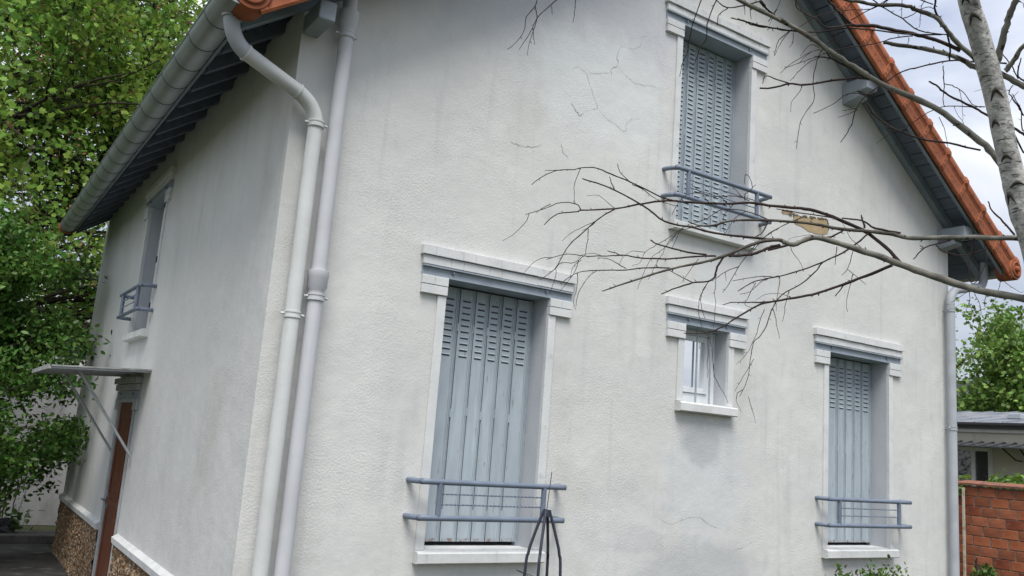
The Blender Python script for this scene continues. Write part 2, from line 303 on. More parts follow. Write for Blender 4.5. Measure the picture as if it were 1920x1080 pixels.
# ------------------------------------------------------------------ house
W, DEP = 7.66, 8.1
AX = 3.83; SL = .702; ZA = 7.306           # gable apex and slope (soffit line on the wall)
def zs(x): return ZA-SL*abs(x-AX)
EO, VO, RY = .40, .33, 7.95                 # eave overhang left, verge overhang, rear of the roof
ER = .61
H = thing('house', 'two storey white rendered gabled house with blue grey shutters and orange verge tiles', 'house')
W1 = dict(a=1.252, b=2.15, z0=1.157, z1=3.012); W2 = dict(a=3.578, b=4.125, z0=2.36, z1=3.012)
W3 = dict(a=5.522, b=6.505, z0=1.16, z1=3.012); W4 = dict(a=3.418, b=4.325, z0=3.895, z1=5.717)
W5 = dict(a=3.80, b=4.68, z0=2.75, z1=4.17); DR = dict(a=3.84, b=4.66, z0=.02, z1=2.06)
def wall_mesh():
    mb = MB()
    def cells(xs, holes, top, bot, mk, flip):
        for x0, x1 in zip(xs[:-1], xs[1:]):
            hs = sorted([(h['z0'], h['z1']) for h in holes if h['a'] <= x0+1e-6 and h['b'] >= x1-1e-6])
            z = bot
            for (h0, h1) in hs+[(None, None)]:
                if h0 is None: q = [(x0, z), (x1, z), (x1, top(x1)), (x0, top(x0))]
                else: q = [(x0, z), (x1, z), (x1, h0), (x0, h0)]; z = h1
                q = [mk(*p) for p in q]
                if flip: q = q[::-1]
                mb.add(q, [(0, 1, 2, 3)], MW)
    T = .32
    hf = [W1, W2, W3, W4]; xs = sorted({0, W, AX}|{h[k] for h in hf for k in 'ab'})
    cells(xs, hf, lambda x: zs(x)+.06, 0, lambda x, z: (x, 0, z), False)
    xs = sorted({T, W-T, AX}|{h[k] for h in hf for k in 'ab'})
    cells(xs, hf, lambda x: zs(x)+.06, 0, lambda x, z: (x, T, z), True)
    hs = [W5, DR]; ys = sorted({0, DEP}|{h[k] for h in hs for k in 'ab'})
    cells(ys, hs, lambda y: zs(0)+.06, 0, lambda y, z: (0, y, z), True)
    ys = sorted({T, DEP-T}|{h[k] for h in hs for k in 'ab'})
    cells(ys, hs, lambda y: zs(T)+.06, 0, lambda y, z: (T, y, z), False)
    for h in hf:                                   # reveals of the masonry
        a, b, z0, z1 = h['a'], h['b'], h['z0'], h['z1']
        mb.add([(a, 0, z0), (a, T, z0), (a, T, z1), (a, 0, z1)], [(0, 1, 2, 3)], M_reveal)
        mb.add([(b, 0, z0), (b, T, z0), (b, T, z1), (b, 0, z1)], [(3, 2, 1, 0)], M_reveal)
        mb.add([(a, 0, z1), (b, 0, z1), (b, T, z1), (a, T, z1)], [(3, 2, 1, 0)], M_beam)
        mb.add([(a, 0, z0), (b, 0, z0), (b, T, z0), (a, T, z0)], [(0, 1, 2, 3)], M_sill)
    for h in hs:
        a, b, z0, z1 = h['a'], h['b'], h['z0'], h['z1']
        mb.add([(0, a, z0), (T, a, z0), (T, a, z1), (0, a, z1)], [(0, 1, 2, 3)], M_reveal)
        mb.add([(0, b, z0), (T, b, z0), (T, b, z1), (0, b, z1)], [(3, 2, 1, 0)], M_reveal)
        mb.add([(0, a, z1), (0, b, z1), (T, b, z1), (T, a, z1)], [(0, 1, 2, 3)], M_beam)
        mb.add([(0, a, z0), (0, b, z0), (T, b, z0), (T, a, z0)], [(3, 2, 1, 0)], M_sill)
    # right and rear walls
    mb.add([(W, 0, 0), (W, DEP, 0), (W, DEP, zs(W)+.06), (W, 0, zs(W)+.06)], [(0, 1, 2, 3)], MW)
    mb.add([(0, DEP, 0), (W, DEP, 0), (W, DEP, zs(W)), (AX, DEP, ZA), (0, DEP, zs(0))], [(4, 3, 2, 1, 0)], MW)
    return mb
wall_mesh().build('wall', H)
# inner dark core so that nothing is seen through the gaps
core = MB(); core.box((.33, .33, .05), (W-.33, DEP-.4, 4.4), M_dark); core.box((2.6, .33, 4.41), (5.2, 3, 6.0), M_dark); core.build('interior', H)

# plinth of rough ochre rubble with its ledge
def plinth(y0, y1, nm):
    mb = MB(); ny = max(4, int((y1-y0)/.035)); nz = 20; vs = []
    for j in range(nz+1):
        for i in range(ny+1):
            y = y0+(y1-y0)*i/ny; z = .70*j/nz
            d = .022+.03*mnoise.noise(Vector((3.1, y*17, z*17)))+.015*mnoise.noise(Vector((9, y*41, z*41)))
            vs.append((-max(.006, d), y, z))
    fs = [(j*(ny+1)+i, (j+1)*(ny+1)+i, (j+1)*(ny+1)+i+1, j*(ny+1)+i+1) for j in range(nz) for i in range(ny)]
    mb.add(vs, fs, M_plinth); mb.build('plinth', H)
    lg = MB(); lg.prism([(0, .70), (-.045, .70), (-.05, .755), (0, .785)], 'y', y0, y1, M_sill); lg.build('plinth_ledge', H)
plinth(.0, DR['a']-.09, 'a'); plinth(DR['b']+.09, DEP, 'b')

# cracks and flaked plaster; grey strips paint in the shade lines of peeled edges
cracks = [[(2.714, 5.283), (2.679, 5.183), (2.693, 5.106), (2.631, 5.046), (2.635, 4.993)], [(2.714, 5.283), (2.805, 5.293), (2.872, 5.313), (2.937, 5.365), (2.942, 5.436), (3.009, 5.476)],
 [(2.236, 4.629), (2.285, 4.58), (2.329, 4.551), (2.37, 4.585)], [(1.691, 4.155), (1.788, 4.15), (1.885, 4.166), (1.974, 4.205)], [(2.167, 4.268), (2.187, 4.205), (2.25, 4.158)],
 [(2.37, 4.585), (2.444, 4.638), (2.505, 4.669), (2.432, 4.798), (2.359, 4.933), (2.264, 4.949), (2.215, 4.894)],
 [(2.505, 4.669), (2.606, 4.6), (2.688, 4.583), (2.789, 4.545), (2.829, 4.563), (2.818, 4.606), (2.896, 4.682), (2.997, 4.696)],
 [(2.693, 5.093), (2.789, 5.041), (2.875, 5.007), (2.977, 5.011), (3.08, 5.036), (3.168, 5.035)], [(2.633, 5.019), (2.562, 4.99), (2.452, 4.949), (2.398, 4.939)],
 [(3.35, 1.42), (3.5, 1.36), (3.62, 1.38), (3.8, 1.42), (4.0, 1.35), (4.15, 1.32)], [(4.28, 1.15), (4.4, 1.18), (4.5, 1.22)]]
for ci, c in enumerate(cracks):
    p = smooth_path([(x, 0, z) for x, z in c], 5); rnd = random.Random(ci)
    p = [Vector((q.x+rnd.uniform(-.006, .006), 0, q.z+rnd.uniform(-.006, .006))) for q in p]
    strong = ci in (0, 2, 3, 4)
    mb = MB(); n = len(p); vs = []; wd = .0030 if strong else .0018
    for i, q in enumerate(p):
        d = (p[min(i+1, n-1)]-p[max(i-1, 0)]).normalized(); nn = Vector((-d.z, 0, d.x)); wv = wd*rnd.uniform(.35, 1.2)*(math.sin(math.pi*(i+.5)/n)**.5)
        vs += [q-nn*wv+Vector((0, -.003, 0)), q+nn*wv+Vector((0, -.003, 0))]
    mb.add(vs, [(2*i, 2*i+1, 2*i+3, 2*i+2) for i in range(n-1)], M_crack if strong else M_faint)
    mb.build('crack', H)
def flake(poly, name):
    rnd = random.Random(len(poly)); q = []
    n = len(poly)
    for i in range(n):
        a, b = poly[i], poly[(i+1) % n]
        for k in range(4):
            t = k/4; q.append((a[0]+(b[0]-a[0])*t+rnd.uniform(-.007, .007), a[1]+(b[1]-a[1])*t+rnd.uniform(-.007, .007)))
    cx = sum(p[0] for p in q)/len(q); cz = sum(p[1] for p in q)/len(q)
    mb = MB(); mb.add([(x, -.004, z) for x, z in q]+[(cx, -.004, cz)], [(i, (i+1) % len(q), len(q)) for i in range(len(q))], M_patch)
    o = mb.build(name, H)
    # raised broken rim along the upper side
    rim = MB(); k = len(q)
    for i in range(k):
        if q[i][1] > cz and (mnoise.noise(Vector((i*.7, 3, 1))) > -.25):
            a, b = q[i], q[(i+1) % k]
            rim.box((min(a[0], b[0])-.002, -.009, min(a[1], b[1])), (max(a[0], b[0])+.002, 0, max(a[1], b[1])+.006), M_patche if i % 3 else MW)
    if rim.v: rim.build('broken_plaster_edge', H)
flake([(4.975, 4.281), (5.1, 4.29), (5.258, 4.31), (5.435, 4.341), (5.493, 4.33), (5.511, 4.238), (5.49, 4.191), (5.333, 4.159), (5.23, 4.164), (5.103, 4.185), (4.978, 4.205)], 'bare_plaster_patch')
flake([(4.792, 4.275), (4.86, 4.30), (4.95, 4.305), (5.0, 4.29), (4.829, 4.252)], 'bare_plaster_patch')

# ---- window dressing, built in a local frame: u along the wall, d outward, z up
def frame_map(side):
    if side == 'front': return lambda u, d, z: (u, -d, z)
    return lambda u, d, z: (-d, u, z)
def ubox(mb, mp, a, b, m, bev=0):
    p, q = mp(*a), mp(*b); mb.box(p, q, m, bev)
def bolt(mp, u, z, parent, d=.02):
    mb = MB(); c = Vector(mp(u, d, z)); n = Vector(mp(0, 1, 0))
    mb.tube([c, c+n*.006], .014, M_bolt, 12); mb.tube([c+n*.006, c+n*.016], .008, M_bolt, 6, smooth=False); mb.build('bolt', parent)
def lintel(mp, h, parent, top=True):
    a, b, z1 = h['a'], h['b'], h['z1']; u0, u1 = a-.205, b+.205
    mb = MB(); zz = z1+.001                        # U-shaped steel beam with thin flange
    ubox(mb, mp, (u0, -.10, zz), (u1, .012, zz+.070), M_beam); ubox(mb, mp, (u0-.004, .012, zz+.062), (u1+.004, .034, zz+.072), M_beam)
    ubox(mb, mp, (u0+.02, .012, zz), (u1-.03, .020, zz+.006), M_beam)
    mb.build('steel_lintel', parent)
    bolt(mp, a+.04, z1+.045, parent, .012); bolt(mp, b-.04, z1+.045, parent, .012)
    # two courses of painted brick
    rnd = random.Random(int(a*100))
    for row, (za, zb, pr, uu0, uu1) in enumerate(((z1+.078, z1+.140, .030, u0-.004, u1+.004), (z1+.144, z1+.212, .046, u0-.022, u1+.022))):
        u = uu0; k = 0; long = row == 0
        while u < uu1-.01:
            L = (.22 if long else .105); long = not long
            if u+L > uu1-.05: L = uu1-u
            mb = MB(); dz = rnd.uniform(-.0012, .0012)
            ubox(mb, mp, (u+.0007, -.02, za+dz), (u+L-.0007, pr+rnd.uniform(-.001, .001), zb+dz), M_trim, .0022); mb.build('brick', parent)
            u += L
def jambs(mp, h, parent, left=True, right=True):
    a, b, z0, z1 = h['a'], h['b'], h['z0'], h['z1']
    for sgn, e, on in ((-1, a, left), (1, b, right)):
        if not on: continue
        for k, (za, zb) in enumerate(((z1-.126, z1-.064), (z1-.061, z1))):       # two brick courses under the beam
            e1 = e+sgn*.205
            if k == 0:
                mb = MB(); ubox(mb, mp, (e-sgn*.002, -.02, za), (e1, .030, zb), M_trim, .0025); mb.build('brick', parent)
            else:
                m1 = e+sgn*.105
                for p, q in ((e-sgn*.002, m1-sgn*.001), (m1+sgn*.001, e1)):
                    mb = MB(); ubox(mb, mp, (p, -.02, za), (q, .032, zb), M_trim, .0025); mb.build('brick', parent)
        mb = MB(); ubox(mb, mp, (e-sgn*.002, -.02, z0-.001), (e+sgn*.066, .018, z1-.128), M_trim, .003); mb.build('jamb_trim', parent)
def sill(mp, h, parent, dep=.075):
    a, b, z0 = h['a'], h['b'], h['z0']
    mb = MB()
    prof = [(-.002, z0-.001), (dep-.012, z0-.009), (dep, z0-.018), (dep, z0-.078), (dep-.01, z0-.085), (-.002, z0-.085)]
    vs = []; N_ = len(prof)
    for u in (a-.07, b+.07):
        for d, z in prof: vs.append(mp(u, d, z))
    fs = [tuple(range(N_)), tuple(range(N_, 2*N_))[::-1]]+[(i, N_+i, N_+(i+1) % N_, (i+1) % N_) for i in range(N_)]
    mb.add(vs, fs, M_sill)
    o = mb.build('sill', parent)
    bm = bmesh.new(); bm.from_mesh(o.data); bmesh.ops.recalc_face_normals(bm, faces=bm.faces); bm.to_mesh(o.data); bm.free()
def shutter(mp, h, parent, edges, n_louv, ztop_l, pitch, dep=.20):
    a, b, z0, z1 = h['a'], h['b'], h['z0'], h['z1']
    zb, zt = z0+.03, z1-.012
    fr = MB(); ubox(fr, mp, (a+.002, -dep-.03, z0+.002), (edges[0]-.006, -dep+.005, z1-.002), M_beam); ubox(fr, mp, (edges[-1]+.004, -dep-.03, z0+.002), (b-.002, -dep+.012, z1-.002), M_beam)
    ubox(fr, mp, (a+.002, -dep-.10, z0+.002), (b-.002, -dep-.032, z1-.002), M_dark)
    fr.build('shutter_frame', parent)
    for i, (e0, e1) in enumerate(zip(edges[:-1], edges[1:])):
        mb = MB(); g = .0050; p0, p1 = e0+g, e1-g; D = -dep
        slope = .004*(1 if i % 2 else -1)
        def q(u, d, z): 
            t = (u-p0)/(p1-p0)-.5
            return mp(u, D+d+slope*t*2, z)
        def bx(u0, u1, d0, d1, za, zb_, m):
            vs = [q(u0, d0, za), q(u1, d0, za), q(u1, d1, za), q(u0, d1, za), q(u0, d0, zb_), q(u1, d0, zb_), q(u1, d1, zb_), q(u0, d1, zb_)]
            mb.add(vs, [(0, 3, 2, 1), (4, 5, 6, 7), (0, 1, 5, 4), (1, 2, 6, 5), (2, 3, 7, 6), (3, 0, 4, 7)], m)
        bx(p0, p1, 0, .012, zb, zt, M_shut)
        bx(p0, p0+.006, .012, .020, zb, zt, M_shut); bx(p1-.020, p1-.014, .012, .018, zb, zt, M_shut); bx(p1-.005, p1, .012, .020, zb, zt, M_shut)
        bx(p0, p1, .012, .016, zb, zb+.022, M_rust)
        lw = (p1-p0)*.50; lu = p0+(p1-p0)*.22
        for k in range(n_louv):
            z = ztop_l-k*pitch
            if z < zb+.08: break
            rnd = .0006*((k*7+i*3) % 5)
            # hooded vent: sloped hood above a dark slot
            vs = [q(lu, .0125, z+.012), q(lu+lw, .0125, z+.012), q(lu+lw, .0175+rnd, z+.003), q(lu, .0175+rnd, z+.003), q(lu, .0125, z+.003), q(lu+lw, .0125, z+.003)]
            mb.add(vs, [(3, 2, 1, 0), (0, 1, 5, 4), (4, 5, 2, 3), (0, 4, 3), (1, 2, 5)], M_shut)
            bx(lu-.002, lu+lw+.002, .012, .0135, z-.0075, z+.003, M_slot)
        mb.build('shutter_panel', parent)
    # hinge knuckles between leaves
    for j, e in enumerate(edges[1:-1]):
        for zz in (z0+.22, (z0+z1)/2+.02*(j % 2), z1-.30):
            hb = MB(); hb.tube([mp(e, -dep+.018, zz-.03), mp(e, -dep+.018, zz+.03)], .006, M_rust if j % 2 else M_shut, 8); hb.build('hinge', parent)
def guard(mp, h, parent, zt, zb_, bulge=.13, ext=.155, rods=2):
    a, b = h['a']-ext, h['b']+ext+.02; r = .0195
    def bar(z):
        mb = MB(); c = .10
        pts = [(a, -.01, z), (a+.015, bulge*.45, z), (a+c*.6, bulge*.9, z), (a+c*1.3, bulge, z), (b-c*.9, bulge, z), (b-.03, bulge*.93, z), (b-.004, bulge*.66, z), (b, bulge*.35, z), (b, -.01, z)]
        pts = smooth_path([mp(*p) for p in pts], 4); mb.tube(pts, r, M_rail, 14); mb.build('rail_bar', parent)
    bar(zt); bar(zb_)
    for u in (h['a']+.02, h['b']-.02):
        mb = MB(); mb.tube([mp(u, bulge, zb_), mp(u, bulge, zt)], r*.98, M_rail, 14); mb.build('rail_post', parent)
    for k in range(rods):
        z = zb_+(zt-zb_)*(.38+.29*k); mb = MB(); rr = .0052; n = 90; u0, u1 = h['a']+.036, h['b']-.036
        for ph in (0, math.pi):
            pts = [mp(u0+(u1-u0)*i/n, bulge+rr*.6*math.cos(i*.9+ph), z+rr*.6*math.sin(i*.9+ph)) for i in range(n+1)]
            mb.tube(pts, .0034, M_rail, 5)
        mb.build('twisted_rod', parent)
FM, SM = frame_map('front'), frame_map('side')
def window(label):
    o = bpy.data.objects.new('window', None); COL.objects.link(o); o.parent = H; o['label'] = label; return o
w1 = window('large ground floor window nearest the house corner with closed folding shutters')
lintel(FM, W1, w1); jambs(FM, W1, w1); sill(FM, W1, w1); shutter(FM, W1, w1, [1.31, 1.365, 1.480, 1.611, 1.735, 1.850, 1.985, 2.120][0:1]+[1.478, 1.611, 1.735, 1.850, 1.985, 2.120], 10, 2.912, .0458)
guard(FM, W1, w1, 1.612, 1.377)
w3 = window('shuttered ground floor window at the right end of the gable wall')
lintel(FM, W3, w3); jambs(FM, W3, w3); sill(FM, W3, w3); shutter(FM, W3, w3, [5.64, 5.79, 5.931, 6.071, 6.195, 6.34, 6.478], 10, 2.908, .0450)
guard(FM, W3, w3, 1.618, 1.381)
w4 = window('upper floor window with fully louvred shutters under the gable')
lintel(FM, W4, w4); jambs(FM, W4, w4); sill(FM, W4, w4); shutter(FM, W4, w4, [3.45, 3.54, 3.671, 3.803, 3.931, 4.047, 4.172, 4.295], 37, 5.650, .0452)
guard(FM, W4, w4, 4.322, 4.082)
w2 = window('small square window with three upright security bars')
lintel(FM, W2, w2); jambs(FM, W2, w2); sill(FM, W2, w2)
mb = MB(); a, b, z0, z1 = W2['a']+.002, W2['b']-.002, W2['z0'], W2['z1']; d0, d1 = .15, .20
mb.box((a, d0, z0+.006), (b, d1, z0+.09), M_upvc); mb.box((a, d0, z1-.05), (b, d1, z1-.003), M_upvc); mb.box((a, d0+.001, z0+.09), (a+.05, d1, z1-.05), M_upvc); mb.box((b-.095, d0+.001, z0+.09), (b, d1, z1-.05), M_upvc)
mb.build('window_frame', w2)
mb = MB(); sa, sb, sz0, sz1 = a+.05, b-.098, z0+.095, z1-.055
mb.box((sa, .135, sz0), (sb, .185, sz0+.045), M_upvc, .004); mb.box((sa, .135, sz1-.045), (sb, .185, sz1), M_upvc, .004); mb.box((sa, .136, sz0+.045), (sa+.045, .185, sz1-.045), M_upvc); mb.box((sb-.045, .136, sz0+.045), (sb, .185, sz1-.045), M_upvc)
mb.build('sash', w2)
mb = MB(); mb.box((sa+.045, .16, sz0+.045), (sb-.045, .168, sz1-.045), M_glass); mb.build('pane', w2)
for k in range(3):
    u = W2['a']+.06+.165*k; mb = MB(); mb.tube([(u, .055, z0-.002), (u, .055, z1)], .009, M_beam, 10); mb.build('security_bar', w2)
w5 = window('narrow looking upper window on the shaded side wall')
lintel(SM, W5, w5); jambs(SM, W5, w5); sill(SM, W5, w5); shutter(SM, W5, w5, [3.86, 4.05, 4.25, 4.45, 4.62], 20, 4.05, .05)
guard(SM, W5, w5, 3.165, 2.925, .14, .13)
for zz in (4.02, 3.45, 2.98):
    mb = MB(); mb.box((-.026, W5['a']-.04, zz-.03), (-.018, W5['a']-.012, zz+.03), M_dark); mb.build('shutter_hinge', w5)

# ---- side door and canopy
D_ = bpy.data.objects.new('door', None); COL.objects.link(D_); D_.parent = H
a, b, z0, z1 = DR['a'], DR['b'], DR['z0'], DR['z1']
mb = MB()
for u0, u1 in ((a, a+.03), (b-.03, b)): mb.box((-.012, u0, z0), (.06, u1, z1), M_frame)
mb.box((-.012, a+.03, z1-.04), (.06, b-.03, z1), M_frame); mb.build('door_frame', D_)
mb = MB(); mb.box((.0, a+.032, z0+.002), (.055, b-.032, z1-.042), M_door)
for za, zb in ((.18, .95), (1.08, 1.86)):
    for (u0, u1, q0, q1) in ((a+.13, a+.15, za, zb), (b-.16, b-.14, za, zb), (a+.13, b-.14, za, za+.02), (a+.13, b-.14, zb-.02, zb)):
        mb.box((-.008, u0, q0), (-.0005, u1, q1), M_door, .003)
mb.box((-.012, a+.04, .985), (-.0005, b-.04, 1.045), M_door, .004)
mb.build('door_leaf', D_)
mb = MB(); hc = (-.02, b-.10, 1.02); mb.tube([(.02, b-.10, 1.02), (-.045, b-.10, 1.02)], .01, M_bolt, 8); mb.tube([(-.045, b-.11, 1.02), (-.045, b-.0, 1.02)], .009, M_bolt, 8); mb.box((-.006, b-.13, .94), (-.0005, b-.075, 1.09), M_bolt); mb.build('handle', D_)
mb = MB(); mb.box((-.02, a-.05, 0), (.0, a-.002, z1-.12), M_frame, .004); mb.build('jamb_trim', D_)
mb = MB(); mb.box((-.02, b+.002, 0), (.0, b+.055, z1-.12), M_frame, .004); mb.build('jamb_trim', D_)
mb = MB(); mb.box((-.02, a-.17, z1+.002), (0, b+.17, z1+.075), M_beam); mb.build('steel_lintel', D_)
bolt(SM, a+.05, z1+.045, D_, .02); bolt(SM, b-.05, z1+.045, D_, .02)
for k, (za, pr) in enumerate(((z1+.08, .045), (z1+.147, .065))):
    u = a-.18-.02*k
    while u < b+.18:
        mb = MB(); mb.box((-pr, u+.002, za), (0, min(u+.215, b+.2+.02*k), za+.062), M_frame, .004); mb.build('brick', D_); u += .217
for sg, e in ((-1, a-.003), (1, b+.003)):
    mb = MB(); mb.box((-.03, e, z1-.118), (0, e+sg*.17, z1-.002), M_frame, .004); mb.build('brick', D_)
CN = bpy.data.objects.new('door_canopy', None); COL.objects.link(CN); CN.parent = H
mb = MB(); y0, y1 = 3.28, 4.95; cw = .845
def cz(x): return 2.315+x*.055
mb.add([(0, y0, cz(0)), (-cw, y0, cz(-cw)), (-cw, y1, cz(-cw)), (0, y1, cz(0)), (0, y0, cz(0)+.015), (-cw, y0, cz(-cw)+.014), (-cw, y1, cz(-cw)+.014), (0, y1, cz(0)+.015)],
       [(0, 1, 2, 3), (7, 6, 5, 4), (0, 4, 5, 1), (1, 5, 6, 2), (2, 6, 7, 3), (3, 7, 4, 0)], M_canopy)
mb.build('canopy_sheet', CN)
for k in range(4):
    y = y0+.03+k*(y1-y0-.06)/3; mb = MB(); mb.add([(0, y-.012, cz(0)-.018), (-cw+.02, y-.012, cz(-cw)-.018), (-cw+.02, y+.012, cz(-cw)-.018), (0, y+.012, cz(0)-.018), (0, y-.012, cz(0)-.001), (-cw+.02, y-.012, cz(-cw)-.001), (-cw+.02, y+.012, cz(-cw)-.001), (0, y+.012, cz(0)-.001)], [(0, 1, 2, 3), (7, 6, 5, 4), (0, 4, 5, 1), (1, 5, 6, 2), (2, 6, 7, 3), (3, 7, 4, 0)], M_brace); mb.build('canopy_rib', CN)
mb = MB(); mb.box((-cw-.01, y0, cz(-cw)-.022), (-cw+.012, y1, cz(-cw)+.017), M_canopy); mb.build('canopy_edge', CN)
for y in (3.62, 4.75):
    mb = MB(); mb.tube([(-.005, y, 1.50), (-.57, y, 2.27)], .0125, M_brace, 8); mb.build('canopy_brace', CN)
    mb = MB(); mb.box((-.01, y-.02, 1.42), (0, y+.02, 1.56), M_brace); mb.build('brace_plate', CN)

# ------------------------------------------------------------------ roof
RF = bpy.data.objects.new('roof', None); COL.objects.link(RF); RF.parent = H
XL, XR = -EO, W+ER
TH = .10                                   # rafters: underside at zs, boards above
def slab(x0, x1, y0, y1, lo, hi, m, name, parent=RF):
    mb = MB(); mb.add([(x0, y0, zs(x0)+lo), (x1, y0, zs(x1)+lo), (x1, y1, zs(x1)+lo), (x0, y1, zs(x0)+lo), (x0, y0, zs(x0)+hi), (x1, y0, zs(x1)+hi), (x1, y1, zs(x1)+hi), (x0, y1, zs(x0)+hi)],
                      [(0, 3, 2, 1), (4, 5, 6, 7), (0, 1, 5, 4), (1, 2, 6, 5), (2, 3, 7, 6), (3, 0, 4, 7)], m)
    return mb.build(name, parent)
# sheathing boards: individual on the visible overhangs
step = .135
x = XL+.001
while x < AX:
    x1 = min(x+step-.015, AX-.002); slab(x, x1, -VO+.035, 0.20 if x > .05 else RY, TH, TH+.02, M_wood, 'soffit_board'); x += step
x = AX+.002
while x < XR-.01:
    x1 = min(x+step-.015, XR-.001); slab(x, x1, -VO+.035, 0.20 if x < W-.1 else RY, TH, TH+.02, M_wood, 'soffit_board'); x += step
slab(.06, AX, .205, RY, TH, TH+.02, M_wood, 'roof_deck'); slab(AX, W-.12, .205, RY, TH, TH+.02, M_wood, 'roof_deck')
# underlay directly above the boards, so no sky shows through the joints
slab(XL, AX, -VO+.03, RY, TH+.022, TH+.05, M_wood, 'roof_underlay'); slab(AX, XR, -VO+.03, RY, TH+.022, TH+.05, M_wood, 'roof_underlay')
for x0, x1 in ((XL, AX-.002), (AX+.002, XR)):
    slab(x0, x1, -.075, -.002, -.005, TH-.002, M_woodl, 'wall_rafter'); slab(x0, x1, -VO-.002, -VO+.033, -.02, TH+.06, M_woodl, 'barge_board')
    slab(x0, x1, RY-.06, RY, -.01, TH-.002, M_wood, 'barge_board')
y = .42; ys_ = []
while y < RY-.15: ys_.append(y); y += .43
for y in ys_:
    slab(XL+.01, .30, y-.035, y+.035, 0, TH-.002, M_wood, 'rafter'); slab(W-.3, XR-.01, y-.035, y+.035, 0, TH-.002, M_wood, 'rafter')
# fascia pieces closing the rafters' ends
for x0, x1 in ((XL-.022, XL-.002), (XR+.002, XR+.022)):
    mb = MB(); zz = zs(XL if x0 < 0 else XR); mb.box((x0, -VO, zz+.03), (x1, RY, zz+.125), M_woodl); mb.build('eave_fascia', RF)
# purlins with corbels under the verge
for (xc, up_len) in ((.06, .30), (5.80, .30), (W-.12, .31), (3.83, .3), (1.86, .3)):
    zt = min(zs(xc-.09), zs(xc+.09))-.004
    mb = MB(); wd_ = .085 if xc > .5 else .055; mb.box((xc-wd_, -up_len, zt-.13), (xc+wd_, -.001, zt), M_purl, .006); mb.build('purlin', RF)
    if xc > .5:
        mb = MB(); pr = [(-.001, zt-.134), (-.17, zt-.134), (-.19, zt-.16), (-.19, zt-.185), (-.001, zt-.225)]; mb.prism(pr, 'x', xc-.075, xc+.075, M_purl); mb.build('corbel', RF)
    elif False:
        mb = MB(); mb.prism([(-.001, zt-.134), (-.15, zt-.134), (-.17, zt-.155), (-.17, zt-.18), (-.001, zt-.20)], 'x', xc-.045, xc+.05, M_purl); mb.build('corbel', RF)
# verge tiles, each a stepped terracotta hanging piece with relief
sa_ = math.atan(SL); cs, sn = math.cos(sa_), math.sin(sa_)
def verge(sign):
    xe = XR if sign > 0 else XL
    ln = abs(AX-xe)/cs; n = int(round(ln/.41)); st = ln/n
    me_t = None
    # local frame: s along slope downward, y outward, h perpendicular to slope
    def build_tile():
        mb = MB(); L = st
        def P(s, y, h): return (s, y, h)
        prof = [(-.035, -.045), (-.062, -.05), (-.072, -.035), (-.072, .115), (-.085, .135), (-.088, .17), (-.07, .225), (-.03, .262), (.04, .27), (.13, .235), (.13, .20), (-.035, .19)]
        def seg(s0, s1, gy, gh, m=M_tile):
            vs = []; k = len(prof)
            for s in (s0, s1):
                for (y, h) in prof: vs.append(P(s, y*(1+gy), h*(1+gh)))
            fs = [tuple(range(k))[::-1], tuple(range(k, 2*k))]+[(i, (i+1) % k, k+(i+1) % k, k+i) for i in range(k)]
            mb.add(vs, fs, m)
        seg(0, L-.055, 0, 0); seg(L-.055, L-.002, .16, .05)
        # groove line and wavy relief
        mb.box((.02, -.076, .098), (L-.06, -.071, .106), M_tilep)
        for q in range(3):
            s0 = .06+q*.085
            pts = [(s0+t*.035, -.0715, .035+.02*math.sin(t*5.5+q*2)) for t in (0, .25, .5, .75, 1)]
            mb.tube(pts, .0035, M_tilep, 5)
        for s0, h0 in ((.05, .005), (L-.10, .06)): mb.tube([(s0, -.06, h0), (s0, -.0735, h0)], .006, M_slot, 8)
        mb.tube([(L-.028, -.06, .01), (L-.028, -.088, .01)], .016, M_tile, 10); mb.tube([(L-.03, -.06, .055), (L-.03, -.086, .055)], .007, M_slot, 8)
        mb.box((L-.05, -.105, .14), (L-.01, -.07, .20), M_tile, .008)
        return mb
    proto = build_tile().build('verge_tile', RF)
    for i in range(n):
        o = proto if i == 0 else proto.copy()
        if i: COL.objects.link(o)
        s = i*st; rr = random.Random(i+(50 if sign > 0 else 0))
        o.parent = RF
        ex = Vector((cs*sign, 0, -sn)); ey = Vector((0, 1, 0)); ez = Vector((sn*sign, 0, cs))
        org = Vector((AX, -VO, ZA+TH*0+.0))+ex*s+ez*(.01+rr.uniform(-.003, .003))
        MM = Matrix.Identity(4)
        for k in range(3): MM[k][0] = ex[k]; MM[k][1] = ey[k]; MM[k][2] = ez[k]; MM[k][3] = org[k]
        o.matrix_local = MM @ Matrix.Rotation(rr.uniform(-.006, .006), 4, 'Y')
    # rounded end cap with rings and a boss
    c = Vector((xe, -VO, zs(xe)))+Vector((sn*sign, 0, cs))*.10+Vector((cs*sign, 0, -sn))*-.01
    mb = MB(); R_ = .125
    mb.tube([c+Vector((0, .09, 0)), c+Vector((0, -.075, 0)), c+Vector((0, -.09, 0))], [R_, R_, R_*.92], M_tile, 28)
    for k in range(3): pass
    ring = [c+Vector((math.cos(t)*R_*.62, -.094, math.sin(t)*R_*.62)) for t in np.linspace(0, 2*math.pi, 25)]
    mb.tube(ring, .012, M_tile, 8); mb.tube([c+Vector((0, -.085, 0)), c+Vector((0, -.12, 0)), c+Vector((0, -.128, 0))], [.032, .032, .018], M_tile, 16)
    mb.tube([c+Vector((.0, -.0902, 0)), c+Vector((0, -.0925, 0))], .055, M_tilep, 20)
    mb.build('end_cap', RF)
verge(1); verge(-1)
